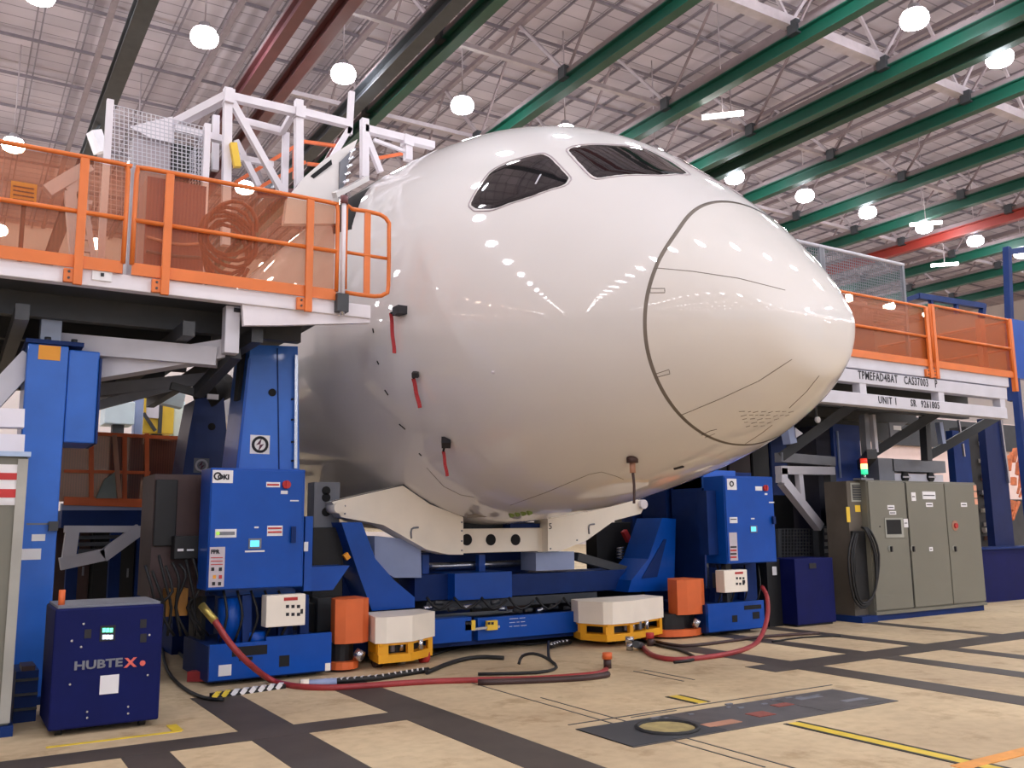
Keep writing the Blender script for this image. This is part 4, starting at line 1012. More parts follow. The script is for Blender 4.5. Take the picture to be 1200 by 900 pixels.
link('upper_beam', B().box(at(500, 705, Y=YA+.6).x, at(700, 705, Y=YA+.6).x, YA+.6, YA+1.6, .5, .62), M_DGREY, ag)
random.seed(12)
for k in range(12):
    x = 502+k*15+random.uniform(-4, 4); q = at(x, random.uniform(706, 716), Y=YA+.3); link('valve', B().cyl((q.x-.06, q.y, q.z), (q.x+.06, q.y, q.z+random.uniform(-.03, .03)), .03, 8), M_CHROME if k % 3 == 0 else M_DGREY, ag)
for k in range(7):
    x = 500+k*32; b = B().tube([at(x, 700, Y=YA+.3), at(x+14, 714, Y=YA+.2), at(x+30, 704, Y=YA+.25)], .018, 6); link('hydraulic_line', b, M_BLACK, ag)
# clutter behind both legs
def clutter(nm, lab, boxes, Y, loc, mats):
    t = thing(nm, lab, 'machinery', loc)
    for i, (x0, y0, x1, y1, d) in enumerate(boxes):
        l, r, z0, z1 = pxbox(x0, y0, x1, y1, Y+d); link('module', B().box(l, r, Y+d, Y+d+.3, z0, z1, .01), mats[i % len(mats)], t)
    return t
t = clutter('hydraulic_unit', 'dark hydraulic unit between the left tower and the cradle leg', [(366, 618, 402, 700, .3), (372, 700, 400, 740, .1), (402, 640, 432, 705, .6), (440, 690, 470, 716, .7)], 10.6, (4, 11, 0), [M_BLACK, M_DGREY, M_BLUED])
link('floor_skid', B().box(3.6, 4.6, 10.8, 11.6, 0, .7), M_BLACK, t)
b = B(); pbar(b, 404, 649, 408, 655, 10.5, .06); link('red_yellow_tag', b, M_INKO, t)
t = clutter('hydraulic_unit', 'dark hydraulic unit with spring behind the right saddle arm', [(700, 612, 740, 690, .8), (742, 600, 780, 650, 1.0), (790, 590, 828, 680, .7), (756, 660, 800, 720, .9)], 10.9, (8.6, 11.4, 0), [M_BLACK, M_BLUED, M_BLACK])
link('floor_skid', B().box(7.9, 9.6, 11.6, 12.4, 0, .8), M_BLACK, t)
q = at(727, 655, Y=11.5); pts = [(q.x+.07*math.cos(k*PI/4), 11.5+.07*math.sin(k*PI/4), q.z+k*.006) for k in range(33)]; link('coil_spring', B().tube(pts, .012, 5, smooth=1), M_CHROME, t)
b = B(); pbar(b, 731, 622, 737, 634, 11.5, .08); link('red_valve', b, M_INKR, t)

# ------------------------------------------------------------------ right tower and cabinet
rt_ = thing('support_tower', 'blue tower right of the nose behind the right cabinet', 'tower', (at(835, 700, Y=10.3).x, 10.5, 0))
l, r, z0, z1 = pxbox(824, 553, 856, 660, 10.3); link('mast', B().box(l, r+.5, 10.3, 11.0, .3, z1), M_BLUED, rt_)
link('mast_cap', B().box(l, r+.1, 10.25, 10.95, z1-.25, z1+.02), M_BLUE2, rt_)
b = B(); pbar(b, 826, 562, 829, 690, 10.28, .04); link('chrome_guide', b, M_CHROME, rt_)
l2, r2, _, _ = pxbox(788, 600, 822, 700, 11); link('rear_mast', B().box(l2, r2, 11.1, 11.7, 0, at(800, 560, Y=11.1).z), M_BLUED, rt_)
link('tower_foot', B().box(l, r+.6, 10.3, 11.2, 0, .4), M_BLUED, rt_)
ci = [('d', 852, 561, 863, 574, M_STICK, 'sticker'), ('d', 885, 570, 893, 575, M_STICK, 'sticker'), ('d', 896, 578, 899, 580, M_STICK, 'sticker'), ('d', 901, 588, 907, 589.5, M_STICK, 'sticker'), ('d', 855, 606, 864, 613, M_STICK, 'sticker'),
      ('d', 855, 624, 864, 657, mat('grey notice', (200, 190, 196), .5), 'notice'), ('d', 880, 607, 884, 608.5, M_STICK, 'sticker'), ('knob', 896, 572), ('screen', 879, 616, 887, 624), ('handle', 905, 605, 614)]
cr = cabinet(851, 558, 909, 660, 'bright blue control cabinet right of the nose with small blue screen', ci)
q = at(857, 567, Y=YB); link('emblem_ring', B().tube([(q.x+.035*math.cos(t*PI/6), YB-.006, q.z+.035*math.sin(t*PI/6)) for t in range(12)], .01, 5, closed=True, smooth=1), M_INK, cr)
for k in range(4): decal(cr, 856, 640+k*4, 863, 642+k*4, YB-.005, M_INKR if k % 2 else M_INK, 'pictogram')
decal(cr, 856, 608, 863, 609, YB-.005, M_INK, 'print_line')
l, r, z0, z1 = pxbox(835, 575, 851, 650, 10.0); link('side_wing', B().box(l-.1, r+.05, 10.0, 10.2, z0, z1), M_BLUED, cr)
link('drop_conduit', B().box(r, r+.1, 10.05, 10.15, .3, z0+.3), M_DGREY, cr)
tbr = thing('tower_base', 'blue tower base at right under the right cabinet with two dark holes', 'base', (at(860, 720, Y=YB).x, 10, 0))
l, r, _, _ = pxbox(830, 710, 896, 738, YB)
link('front_plate', B().box(l, r, YB, YB+.05, .07, .46), M_BLUE, tbr); link('body', B().box(l, r, YB+.05, YB+1.2, .05, .44), M_BLUED, tbr)
link('wheel_block', B().box(l+.1, l+.4, YB+.2, YB+1, 0, .06).box(r-.4, r-.1, YB+.2, YB+1, 0, .06), M_BLACK, tbr)
for (x0, y0, x1, y1) in ((858, 721, 864, 729), (882, 717, 890, 725), (872, 709, 892, 714)): decal(tbr, x0, y0, x1, y1, YB, M_DARKGAP, 'opening')
for x in (838, 872): b = B(); pbar(b, x, 665, x, 712, 10.2, .12); link('upright', b, M_BLUED, tbr)
jbox(849, 668, 876, 694, 9.75, 'white junction box under the right blue cabinet')
for k in range(4):
    b = B().tube([at(840+k*16, 662, Y=10.1), at(846+k*15, 690, Y=10.0), at(838+k*15, 715, Y=10.1)], .014, 6); link('hydraulic_line', b, M_BLACK, tbr)
# navy box right of the cabinet
nb = thing('navy_cabinet', 'low navy blue cabinet between right blue cabinet and grey cabinets', 'cabinet', (at(955, 730, Y=9.9).x, 10.2, 0))
l, r, z0, z1 = pxbox(933, 654, 978, 728, 9.9); link('body', B().box(l, r, 9.9, 10.5, .03, z1, .012), M_NAVY, nb)
link('plinth', B().box(l+.03, r-.03, 9.95, 10.45, 0, .03), M_BLACK, nb)
q = at(952, 663, Y=9.9); link('vent', B().box(q.x-.08, q.x+.08, 9.89, 9.9, q.z-.04, q.z+.04), M_INK, nb)
kb = thing('black_cabinet', 'black cabinet with a thin cable standing right of the right tower base', 'cabinet', (at(915, 725, Y=10.2).x, 10.4, 0))
l, r, z0, z1 = pxbox(900, 655, 932, 730, 10.2); link('body', B().box(l, r, 10.2, 10.9, 0.0, z1), M_BLACK, kb)
decal(kb, 905, 664, 910, 674, 10.2, M_STICK, 'white_fitting'); b = B().tube([at(919, 658, Y=10.15), at(928, 690, Y=10.15), at(931, 730, Y=10.15)], .008, 5); link('thin_cable', b, M_GREY2, kb)
# grille rack behind with grey label
gk = thing('basket_rack', 'dark wire basket rack above the black cabinet at right', 'rack', (at(935, 650, Y=11).x, 11, 0))
c4 = [at(912, 620, Y=10.9), at(962, 620, Y=10.9), at(962, 655, Y=10.9), at(912, 655, Y=10.9)]
wire_panel('basket_wire', gk, c4, 14, 9, M_DGREY, .008)
link('rack_leg', B().box(c4[0].x, c4[0].x+.06, 10.9, 10.96, 0, c4[0].z), M_DGREY, gk); link('rack_leg', B().box(c4[1].x-.06, c4[1].x, 10.9, 10.96, 0, c4[1].z), M_DGREY, gk)
link('rack_back', B().box(c4[0].x, c4[1].x, 11.5, 11.55, .5, c4[0].z+.6), M_BLACK, gk)

# ------------------------------------------------------------------ right platform
rp = thing('work_platform', 'grey stencilled work platform at right behind the radome tip', 'platform', (14, 9.5, 3.4))
link('edge_beam', B().box(10.9, 16.5, YP, YP+.15, 4.02, 4.22, .01), M_LIGHT, rp)
link('deck', B().box(10.9, 16.5, YP+.15, 20, 4.05, 4.2), M_DGREY, rp)
ZA0, ZA1 = 3.78, 3.99; ZB0, ZB1 = 3.42, 3.62
ub = link('stencilled_beam', B().box(10.9, 16.35, YP-.03, YP+.15, ZA0, ZA1, .008), M_LIGHT, rp)
lb = link('stencilled_beam', B().box(10.9, 16.3, YP-.03, YP+.15, ZB0, ZB1, .008), M_LIGHT, rp)
for x in (12.28, 14.35, 16.2): link('beam_post', B().box(x-.08, x+.08, YP-.02, YP+.12, ZB1, ZA0), M_LIGHT, rp)
for w_, x_ in (('TPMEFAD4BAT', 12.16), ('CAS37003', 13.33), ('P', 14.17)): text(w_, .19, (x_, YP-.034, ZA0+.03), M_INK, ub, 'stencil_text', bold=.002, sx=.72, sp=1.14)
text('UNIT 1', .165, (12.62, YP-.034, ZB0+.03), M_INK, lb, 'stencil_text', bold=.002, sx=.82, sp=1.18)
for w_, x_ in (('SR', 13.46), ('9261805', 13.74)): text(w_, .165, (x_, YP-.034, ZB0+.03), M_INK, lb, 'stencil_text', bold=.002, sx=.78, sp=1.16)
for y in (9.9, 11, 12.3, 13.6, 15): link('joist', B().box(10.9, 16.3, y, y+.15, 3.5, 4.05), M_DGREY, rp)
link('rear_girder', B().box(10.9, 16.3, 11.5, 11.7, 3.2, 3.6), M_DGREY, rp)
for (x0, y0, x1, y1) in ((1003, 472, 915, 536), (1098, 484, 1022, 532), (1172, 486, 1085, 536), (1022, 532, 1010, 545)):
    b = B(); pbar(b, x0, y0, x1, y1, 9.8, .16, 10.7); link('brace', b, M_DGREY, rp)
for (x0, y0, x1, y1, w, m) in ((1012, 486, 1016, 540, .12, M_GREY2), (1022, 486, 1026, 530, .08, M_LIGHT), (1083, 488, 1086, 540, .14, M_DGREY), (1100, 495, 1104, 520, .1, M_PALEB), (922, 500, 926, 520, .16, M_PALEB)):
    b = B(); pbar(b, x0, y0, x1, y1, 10.3, w); link('drop_post', b, m, rp)
for (pts) in ([(1042, 495), (1064, 495), (1044, 512)],):
    o = link('triangle_sign', B().prism(px(pts, 9.9), 9.9, 9.93), M_GREY2, rp, 'grey triangular plate with a white mark')
    decal(o, 1047, 499, 1056, 504, 9.895, M_STICK, 'mark'); 
link('triangle_sign', B().prism(px([(932, 501), (941, 508), (933, 513)], 10.2), 10.2, 10.22), M_LIGHT, rp)
q = at(957, 492, Y=9.9); link('work_light', B().cyl((q.x, 9.86, q.z), (q.x, 9.9, q.z), .05, 12), M_STICK, rp)
link('work_light_stem', B().cyl((q.x, 9.9, q.z), (q.x, 9.9, 3.6), .02, 8), M_DGREY, rp)
# grey sub frame (917-960, 540-640)
sf = thing('brace_frame', 'grey triangular steel frame standing right of the right blue cabinet', 'frame', (at(935, 640, Y=10.6).x, 10.6, 0))
for (x0, y0, x1, y1, w) in ((912, 536, 975, 541, .16), (912, 551, 975, 552, .14), (916, 549, 916, 566, .14), (917, 564, 960, 618, .15), (936, 556, 940, 596, .1)):
    b = B(); pbar(b, x0, y0, x1, y1, 10.7, w); link('member', b, M_LIGHT if y0 > 545 else M_GREY2, sf)
b = B(); pbar(b, 958, 615, 962, 700, 10.75, .12); link('leg', b, M_DGREY, sf); link('leg', B().box(at(975, 560, Y=10.7).x-.1, at(975, 560, Y=10.7).x+.05, 10.65, 10.8, 0, at(975, 536, Y=10.7).z), M_DGREY, sf)
bc = thing('blue_column', 'dark blue column between right cabinet and grey cabinets, grey label strip', 'column', (at(992, 700, Y=10.9).x, 11.1, 0))
l, r, z0, z1 = pxbox(979, 498, 1010, 600, 10.9); link('shaft', B().box(l, r, 10.9, 11.5, 0, z1), mat('column blue', (36, 66, 142), .4), bc)
l2, r2, z02, z12 = pxbox(963, 500, 980, 660, 10.9); link('rear_panel', B().box(l2, r2, 10.95, 11.6, 0, z12), mat('very dark navy', (18, 20, 44), .5), bc)
b = B(); pbar(b, 981, 505, 985, 560, 10.88, .03); link('edge_strip', b, M_PALEB, bc)
p = decal(bc, 964, 616, 976, 652, 10.8, M_GREY2, 'label_strip', None, .01)
for k in range(4): decal(p, 966, 619+k*8, 974, 624+k*8, 10.79, M_STICK, 'print_block')
link('label_mount', B().box(at(970, 630, Y=10.8).x-.05, at(970, 630, Y=10.8).x+.05, 10.8, 10.96, 1.0, 1.4), M_DGREY, bc)
link('shield', B().box(l2, r, 10.6, 10.9, 0, .95), M_BLUED, bc)
# right railing
rail_section(11.3, 14.12, 'orange screened railing directly right of the radome tip', z0=4.2, zt=5.24, scr=M_MESHR, zb=4.02, post_x=(14.07,))
rail_section(14.2, 16.62, 'orange screened railing at the outer end of the right platform', z0=4.2, zt=5.3, scr=M_MESHR, zb=4.02, post_x=(14.25,))
t = thing('railing_end', 'orange corner post and return rail at the right end of the right platform', 'railing', (16.64, YP, 4.1))
link('corner_post', B().box(16.62, 16.7, YP-.06, YP+.02, 3.95, 5.32), M_ORANGE, t)
for z in (4.3, 4.75, 5.28): link('return_rail', B().cyl((16.66, YP, z), (16.66, 12, z), .024, 8), M_ORANGE, t)
link('inner_post', B().box(16.1, 16.25, YP+.2, YP+.3, 4.2, 5.32), M_ORANGE, t)
link('return_screen', B().box(16.655, 16.665, YP+.1, 12, 4.25, 5.25), M_MESHR, t)
# right wire cage
rc = thing('wire_cage', 'grey wire mesh cage above the right platform beside the radome', 'cage', (14.7, 11, 4.2))
c4 = [at(940, 286, Y=11), at(1059, 313, Y=11), at(1058, 352, Y=11), at(950, 340, Y=11)]
c4 = [Vector((13.0, 11, 6.78)), Vector((16.27, 11, 6.78)), Vector((16.2, 11, 5.5)), Vector((13.0, 11, 5.5))]
wire_panel('wire_mesh', rc, c4, 54, 22, M_GREY2, .005)
link('top_tube', B().cyl(c4[0], c4[1], .04, 8), M_LIGHT, rc); link('mid_tube', B().cyl((13.0, 11, 5.75), (16.2, 11, 5.75), .03, 8), M_GREY2, rc)
for x in (13.1, 13.72, 13.8, 16.22): link('cage_post', B().box(x-.035, x+.035, 10.97, 11.03, 4.2, 6.8), M_GREY2, rc)
rt2 = thing('pale_machine', 'pile of pale hardware held inside the right wire cage', 'machine', (14.6, 12, 4.2))
random.seed(7)
link('tray', B().box(13.4, 16, 11.6, 12.4, 4.2, 5.85), M_DGREY, rt2)
for k in range(26):
    x = random.uniform(14.0, 15.8); z = random.uniform(5.86, 6.2); link('hardware', B().box(x, x+random.uniform(.08, .2), 11.6, 11.9, 5.85, z), random.choice([M_LIGHT, M_GREY2, M_DGREY]), rt2)

# ------------------------------------------------------------------ grey control cabinets at right
YG = 9.7
gc = thing('electrical_cabinet', 'wide grey green electrical cabinet with three doors at right', 'cabinet', (at(1090, 720, Y=YG).x, YG+.3, 0))
gl, gr = at(1019, 600, Y=YG).x, at(1147, 600, Y=YG).x; gzt = at(1085, 564, Y=YG).z
link('body', B().box(gl, gr, YG+.03, YG+.65, .14, gzt, .008), M_GREY, gc)
link('plinth', B().box(gl+.02, gr-.02, YG+.05, YG+.6, 0.0, .1), M_BLUED, gc)
link('base_rail', B().box(gl, gr+.01, YG, YG+.62, .1, .15), M_GREY, gc)
d1 = at(1066, 640, Y=YG).x; d2 = at(1112, 640, Y=YG).x
doors = []
for a_, b_ in ((gl, d1), (d1+.03, d2), (d2+.008, gr)): doors.append(link('door', B().box(a_+.01, b_-.01, YG, YG+.03, .17, gzt-.03, .006), M_GREY, gc))
link('door_gap', B().box(d1-.005, d1+.035, YG+.02, YG+.035, .16, gzt-.02), M_DARKGAP, gc)
s_ = decal(doors[0], 1037, 607, 1058, 630, YG, mat('pale bezel', (160, 160, 150), .5), 'screen_bezel', None, .012); decal(s_, 1039, 609, 1056, 626, YG-.012, M_DARKGAP, 'dark_screen')
for dd, (x0, y0, x1, y1) in ((0, (1040, 592, 1048, 597)), (0, (1042, 599, 1050, 603)), (0, (1059, 608, 1064, 618)), (1, (1068, 577, 1073, 587)), (1, (1081, 576, 1096, 585)), (1, (1085, 589, 1093, 594)), (1, (1089, 641, 1093, 646)), (2, (1126, 589, 1133, 594))):
    s_ = decal(doors[dd], x0, y0, x1, y1, YG, M_STICK); decal(s_, x0+1, (y0+y1)/2-.5, x1-1, (y0+y1)/2+.5, YG-.004, M_INK, 'print_line')
for dd, (x, y) in ((0, (1043, 643)), (0, (1069, 643)), (2, (1118, 643))):
    q = at(x, y, Y=YG); h_ = link('handle_recess', B().cyl((q.x, YG-.01, q.z), (q.x, YG, q.z), .05, 16), mat('pale bezel', (160, 160, 150), .5), doors[dd]); link('handle', B().bar((q.x, YG-.03, q.z-.05), (q.x, YG-.03, q.z+.04), .03), M_INK, h_)
q = at(1119, 616, Y=YG); h_ = link('isolator_plate', B().cyl((q.x, YG-.01, q.z), (q.x, YG, q.z), .09, 20), M_TAN, doors[2]); link('red_handle', B().cyl((q.x, YG-.04, q.z), (q.x, YG-.01, q.z), .045, 14), M_INKR, h_)
q = at(1031, 617, Y=YG); link('lock', B().cyl((q.x, YG-.01, q.z), (q.x, YG, q.z), .012, 8), M_INK, doors[0])
for k, y in enumerate((572, 580, 588)): q = at(1145, y, Y=YG); link('warning_sticker', B().box(gr-.1, gr-.01, YG-.004, YG, q.z-.05, q.z+.05), mat('salmon sticker', (226, 160, 130), .5), doors[2])
# operator side box with grille
ob = thing('operator_box', 'brown grey side box with slotted grille and hanging cables left of grey cabinets', 'box', (at(1005, 700, Y=YG).x, YG+.3, 0))
ol = at(994, 600, Y=YG+.15).x
link('body', B().box(ol, gl-.01, YG+.15, YG+.6, .1, gzt-.02), mat('brown grey paint', (92, 84, 74), .5), ob)
link('plinth', B().box(ol-.05, gl-.01, YG-.02, YG+.6, 0, .1), M_BLUED, ob)
p = decal(ob, 997, 566, 1014, 588, YG+.15, mat('pale bezel', (160, 160, 150), .5), 'grille_frame'); decal(p, 999, 568, 1012, 586, YG+.145, M_DGREY, 'grille_back')
for k in range(6): decal(p, 999.5, 569+k*3, 1011.5, 570+k*3, YG+.14, M_GREY, 'grille_slat')
decal(ob, 1002, 592, 1008, 600, YG+.15, M_YELB, 'yellow_tag'); decal(ob, 992, 594, 996, 612, YG+.15, M_YELB, 'yellow_tag')
for k, (dx, rr) in enumerate(((0, 1), (3, .8), (5, .6))):
    pts = [at(1000+dx, 625, Y=YG+.08), at(994+dx*1.2, 655, Y=YG+.05), at(1000+dx, 690+10*rr, Y=YG+.05), at(1014, 712*rr+700*(1-rr), Y=YG+.02), at(1026, 690, Y=YG-.03), at(1030-dx, 650, Y=YG-.04), at(1020-dx, 622, Y=YG-.03), at(1010, 618, Y=YG+.08)]
    link('hanging_cable', B().tube(pts, .02, 6), M_BLACK, ob)
link('black_apron', B().box(ol+.02, gl-.02, YG+.1, YG+.15, .35, 1.45), M_BLACK, ob)
# beacon
bx = at(1014, 566, Y=YG+.12); be = thing('stack_light', 'red amber green signal stack light on the grey cabinets', 'signal light', (bx.x, YG+.12, gzt))
link('pole', B().cyl((bx.x, YG+.12, gzt), (bx.x, YG+.12, gzt+.12), .02, 10), M_CHROME, be)
zz = gzt+.1
for m, nm in ((M_LG, 'green_lens'), (M_LY, 'amber_lens'), (M_LR, 'red_lens')):
    link(nm, B().cyl((bx.x, YG+.12, zz), (bx.x, YG+.12, zz+.085), .055, 14), m, be); zz += .088
link('base', B().box(bx.x-.2, bx.x+.12, YG+.04, YG+.2, gzt-.0, gzt+.03), M_GREY2, be)
# items on/behind the cabinets
tb_ = thing('roof_unit', 'grey blower unit behind and above the grey cabinets', 'machine', (at(1070, 560, Y=10.6).x, 10.6, 0))
l, r, z0, z1 = pxbox(1030, 537, 1048, 566, 10.5); link('side_plate', B().box(l, r, 10.5, 10.9, 0, z1), M_GREY2, tb_)
l, r, z0, z1 = pxbox(1046, 539, 1108, 553, 10.5); link('top_casing', B().box(l, r, 10.5, 11.0, z0, z1), M_GREY2, tb_)
l, r, z0, z1 = pxbox(1046, 553, 1108, 566, 10.5); link('lower_casing', B().box(l, r, 10.55, 11.0, 0, z1-.04), M_LIGHT, tb_)
for x in (1062, 1092): q = at(x, 559, Y=10.5); link('dark_slot', B().cyl((q.x, 10.5, q.z), (q.x, 10.56, q.z), .09, 16), M_DARKGAP, tb_); link('glint', B().box(q.x-.1, q.x+.1, 10.48, 10.5, q.z-.015, q.z+.015), M_CHROME, tb_)

# far right: blue column, fork truck like frame, blue boxes
fc = thing('blue_column', 'dark blue column with bright edge right of the grey cabinets', 'column', (at(1170, 700, Y=11).x, 11.2, 0))
l, r, z0, z1 = pxbox(1160, 492, 1182, 640, 11); link('shaft', B().box(l, r, 11, 11.16, 0, z1), mat('column blue dark', (14, 34, 84), .5, spec=.3), fc)
b = B(); pbar(b, 1172, 490, 1182, 566, 10.97, .05); link('bright_edge', b, M_CHROME, fc)
l, r, z0, z1 = pxbox(1127, 505, 1146, 640, 11); link('inner_shaft', B().box(l, r, 11.1, 11.25, 0, z1), M_BLUED, fc)
b = B(); pbar(b, 1123, 492, 1127, 518, 10.97, .04); pbar(b, 1128, 520, 1130, 535, 10.97, .04); link('bright_edge', b, M_CHROME, fc)
pr_ = thing('parts_rack', 'dark rack of small pale parts between the two blue columns at far right', 'rack', (at(1160, 700, Y=11.6).x, 11.8, 0))
l, r, z0, z1 = pxbox(1148, 500, 1166, 640, 11.7); link('rack_frame', B().box(l, r, 11.9, 12.3, 0, z1), M_BLACK, pr_)
random.seed(3)
for k in range(22):
    x = random.uniform(1150, 1162); y = random.uniform(512, 632); q = at(x, y, Y=11.8); link('small_part', B().box(q.x-.05, q.x+.06, 11.8, 11.9, q.z-.04, q.z+.05), random.choice([M_STICK, M_TAN, M_GREY2, M_CREAM]), pr_)
nb2 = thing('navy_bench', 'low dark navy cabinet at the far right edge', 'cabinet', (at(1175, 700, Y=11).x, 10.8, 0))
l, r, z0, z1 = pxbox(1150, 642, 1260, 705, 10.6); link('body', B().box(l, r, 10.6, 10.95, 0, z1), M_NAVY, nb2)
link('worktop', B().box(l-.05, r, 10.55, 10.95, z1, z1+.04), M_BLUED, nb2)
ow = thing('orange_machine', 'blurred orange machine in front of pale wall at far right', 'machine', (at(1195, 640, Y=16).x, 16, 0))
random.seed(8)
for k in range(22):
    x = random.uniform(1183, 1215); y = random.uniform(525, 590); b = B(); pbar(b, x, y, x+random.uniform(-8, 8), y+random.uniform(8, 24), 16, random.uniform(.05, .14)); link('arm', b, mat('dusty orange', (200, 112, 70), .6, var=.3, scale=8), ow)
l, r, z0, z1 = pxbox(1180, 585, 1240, 640, 16); link('base', B().box(l, r, 16.3, 17, 0, z1), M_DGREY, ow)
pw = thing('partition', 'pale pinkish partition wall standing behind the right platform legs', 'partition', (at(1120, 640, Y=20).x, 21, 0))
l, r, _, _ = pxbox(1030, 520, 1300, 640, 21); link('panel', B().box(l, r, 21, 21.2, 0, at(1120, 492, Y=21).z), M_PINK, pw)
link('header', B().box(l, r, 20.8, 21, at(1190, 530, Y=21).z, at(1190, 500, Y=21).z), M_DGREY, pw)
bf = thing('blue_gantry', 'dark blue steel gantry frame above the right platform end', 'frame', (at(1150, 400, Y=12).x, 12, 0))
for (x0, y0, x1, y1, w) in ((1180, 290, 1186, 470, .15), (1075, 347, 1152, 359, .13), (1075, 347, 1060, 352, .1), (1152, 357, 1150, 372, .12), (1180, 296, 1220, 290, .14), (1090, 349, 1092, 362, .08), (1120, 353, 1121, 368, .08)):
    b = B(); pbar(b, x0, y0, x1, y1, 12.2, w); link('member', b, M_BLUED, bf)
l, r, z0, z1 = pxbox(1188, 378, 1230, 445, 12.0); link('blue_bin', B().box(l, r, 12.0, 12.15, z0, z1), M_BLUE, bf)
link('leg', B().box(l, l+.15, 12.0, 12.15, 0, z0), M_BLUED, bf)

# ------------------------------------------------------------------ hoses and cables on the floor
def F(x, y, z=.025): return at(x, y, Z=z)
h = thing('air_hose', 'long red air hose drooping from the left tower across the floor to the right foot', 'hose', F(345, 802))
pts = [at(238, 712, Y=9.6), at(252, 728, Y=9.5), at(268, 752, Y=9.42), at(290, 776, Y=9.38), F(318, 797), F(345, 804), F(390, 806), F(440, 803), F(500, 799), F(560, 797), F(620, 796), F(680, 792), F(706, 788), at(713, 779, Y=9.0), at(711, 768, Y=9.05)]
link('hose', B().tube(pts, .032, 10), M_RED, h)
link('brass_fitting', B().cyl(at(236, 709, Y=9.62), at(252, 728, Y=9.5), .04, 10), mat('brass', (200, 180, 100), .3, metal=.8), h)
link('end_fitting', B().cyl(at(713, 781, Y=9.0), at(711, 768, Y=9.05), .06, 12), M_ORANGE2, h)
b = B().tube([F(560, 800), F(620, 798), F(680, 795), F(706, 792), F(712, 790)], .035, 8); link('dark_sleeve', b, M_BROWN, h)
pts = [at(893, 688, Y=9.7), at(899, 700, Y=9.5), at(899, 725, Y=9.3), F(888, 752), F(866, 763), F(830, 770), F(790, 773), F(765, 768), F(752, 758)]
h2 = thing('air_hose', 'red air hose looping from the right tower base round to the right foot', 'hose', F(866, 763)); link('hose', B().tube(pts, .032, 10), M_RED, h2)
link('end_fitting', B().cyl(F(752, 757, .03), at(745, 755, Z=.12), .045, 10), M_DGREY, h2)
def cable(lab, pts, r=.018, m=M_BLACK, nm='floor_cable'): return single(nm, B().tube(pts, r, 7), m, lab, 'cable', tuple(pts[0]))
cable('black cable running from navy cart under the left tower', [F(190, 760, .02), F(196, 785, .02), F(215, 806, .02), F(240, 818, .02), F(262, 820, .02)])
cable('second black cable beside the navy cart, farther back', [F(192, 745, .02), F(215, 770, .02), F(240, 790, .02)], .02)
cable('black cable crossing the floor between both feet', [F(505, 768, .02), F(560, 753, .02), F(620, 755, .02), F(650, 751, .02), F(668, 752, .02)])
cable('black cable loop standing up near the centre floor', [F(608, 778, .02), at(612, 769, Z=.1), at(625, 766, Z=.14), at(640, 771, Z=.1), F(652, 782, .02), F(630, 788, .02), F(560, 790, .02)])
cable('short black cable dropping to the centre floor by the spiral wrap', [at(643, 752, Z=.1), F(643, 770, .02), F(650, 778, .02)])
cable('dark hose with fitting snaking right of the left foot', [F(500, 788, .025), F(530, 776, .025), F(560, 770, .025), F(590, 771, .025)], .026)
cable('dark cable loop on floor right of the right foot', [F(752, 750, .02), F(775, 757, .02), F(800, 763, .02), F(815, 772, .02), F(790, 776, .02)])
cable('red hose lying behind the right orange cover', [F(770, 752, .02), F(800, 757, .02), F(850, 752, .02), F(895, 746, .02), F(960, 742, .02)], .022, M_BROWN)
cable('dark cable in front of the navy cabinet at right', [F(905, 752, .015), F(940, 747, .015), F(985, 745, .015)], .012)
def spiral(lab, pts, n, r=.045, m1=M_BLACK, m2=M_STICK):
    t = thing('spiral_wrapped_cable', lab, 'cable', pts[0])
    P = [Vector(p) for p in pts]; link('cable', B().tube(P, r*.7, 8), m1, t)
    L = [P[0]]; 
    for i in range(n):
        f = i/n*(len(P)-1); k = int(f); q = P[k].lerp(P[min(k+1, len(P)-1)], f-k); d = (P[min(k+1, len(P)-1)]-P[k]).normalized()
        s = Vector((-d.y, d.x, 0)); link('wrap', B().bar(q-s*r*.6-d*.02+Vector((0, 0, r*.5)), q+s*r*.6+d*.02+Vector((0, 0, r*.5)), .018), m2, t)
spiral('black and white spiral wrapped cable left of the left foot', [F(380, 799, .03), F(410, 797, .03), F(445, 794, .03), F(475, 789, .03), F(502, 785, .03)], 17)
spiral('spiral wrapped cable bundle on the floor left of the right foot', [F(645, 757, .05), F(655, 754, .05), F(668, 752, .05)], 6, .05)
t = thing('cable_guard', 'yellow and black striped cable guard on the floor under the left tower base', 'guard', F(290, 812))
A0, A1 = F(248, 818, 0), F(332, 806, 0)
link('ramp', B().bar(A0+Vector((0, 0, .02)), A1+Vector((0, 0, .02)), .1, .04), M_BLACK, t)
for k in range(8):
    q = A0.lerp(A1, (k+.4)/8); link('stripe', B().bar(q+Vector((-.035, -.055, .006)), q+Vector((.01, -.05, .05)), .012, .045), M_TAPEY if k < 2 else M_STICK, t); link('stripe', B().bar(q+Vector((.0, -.05, .042)), q+Vector((.05, .05, .042)), .045, .012), M_TAPEY if k < 2 else M_STICK, t)
t = thing('hose_coupling', 'pale grey hose coupling lying in front of the left tower base', 'coupling', F(375, 800))
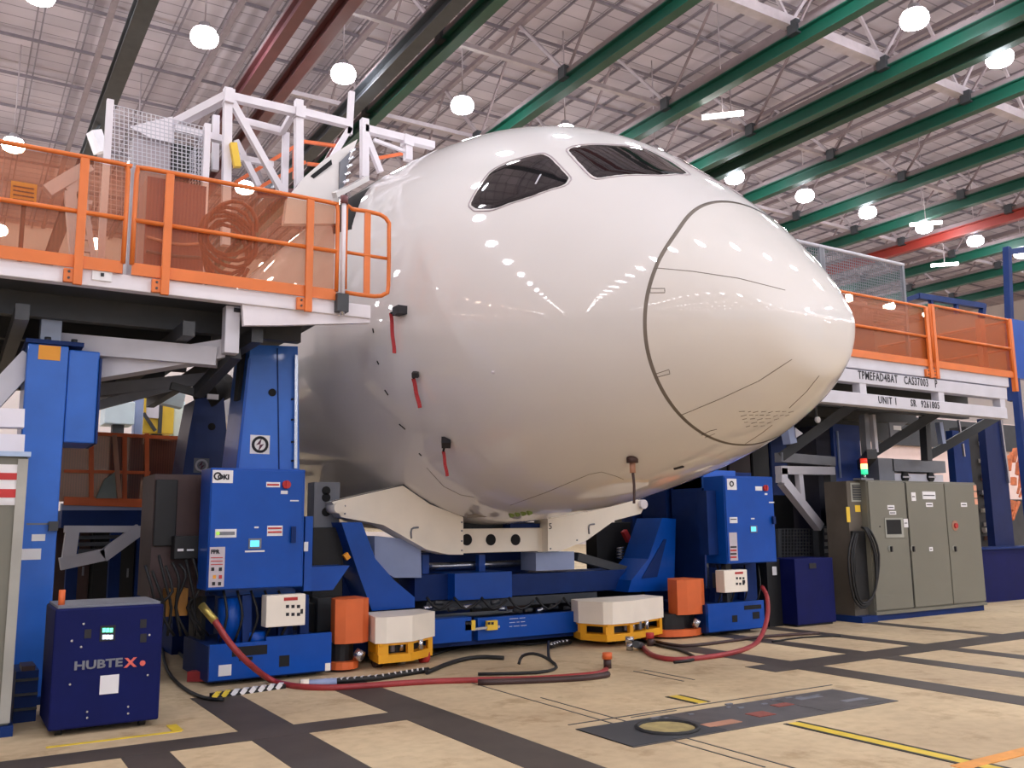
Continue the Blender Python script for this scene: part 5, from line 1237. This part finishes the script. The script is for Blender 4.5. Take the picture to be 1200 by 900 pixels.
link('barrel', B().cyl(F(352, 802, .04), F(394, 799, .04), .04, 12), M_PALEB, t); link('collar', B().cyl(F(352, 802, .04), F(362, 801.5, .04), .05, 12), M_CREAM, t)
single('red_block', B().bar(F(222, 792, .06), F(246, 792, .06), .12, .1), M_RED, 'faded red block on the floor left of the left tower base', 'block', tuple(F(232, 796, 0)))

# dark boxes added so the gaps under and behind the platforms stay dark
def dark_row(lab, X0, X1, Y, zs, seed, d=.8, ms=None):
    random.seed(seed); x = X0; k = 0
    while x < X1-.2:
        w = random.uniform(.5, .9); z = random.uniform(*zs)
        t = thing('added_dark_box', '%s, %s from the left' % (lab, ORD[k]), 'added box', (x+w/2, Y+d/2, 0), lab)
        m = (ms or [M_BLACK, M_BLUED, M_DGREY, M_BROWN])[k % 4 if not ms else k % len(ms)]
        link('body', B().box(x, x+w-.03, Y, Y+d, 0, z, .01), m, t)
        link('door', B().box(x+.03, x+w-.06, Y-.015, Y, .1, z-.05), m, t)
        link('handle', B().box(x+w-.14, x+w-.11, Y-.04, Y-.015, z*.5, z*.5+.15), M_GREY2, t)
        x += w; k += 1
dark_row('added dark box under the rear platform at left', -.6, 3.4, 17.0, (1.5, 1.9), 21)
dark_row('added dark box deep behind the cradle', 3.9, 9.4, 15.0, (1.2, 1.5), 22)
dark_row('tall added dark box behind the right support tower', 11.6, 16.6, 14.0, (3.5, 3.9), 23)
dark_row('added dark box behind the blue column at far right', 17.6, 21, 14.5, (1.5, 1.9), 24)

for lab_, x_, y_, m_ in (('chrome air coupling standing under the right foot', 738, 762, M_CHROME), ('red capped air coupling under the right corner of the right foot', 762, 757, M_INKR), ('orange and dark hose coupling at the end of the long red hose', 712, 783, M_ORANGE2)):
    q = F(x_, y_, 0); t = thing('air_coupling', lab_, 'coupling', q)
    link('body', B().cyl(q, q+Vector((0, 0, .1)), .045, 12), M_BROWN if m_ != M_CHROME else M_CHROME, t); link('cap', B().cyl(q+Vector((0, 0, .1)), q+Vector((0, 0, .17)), .055, 12), m_, t)
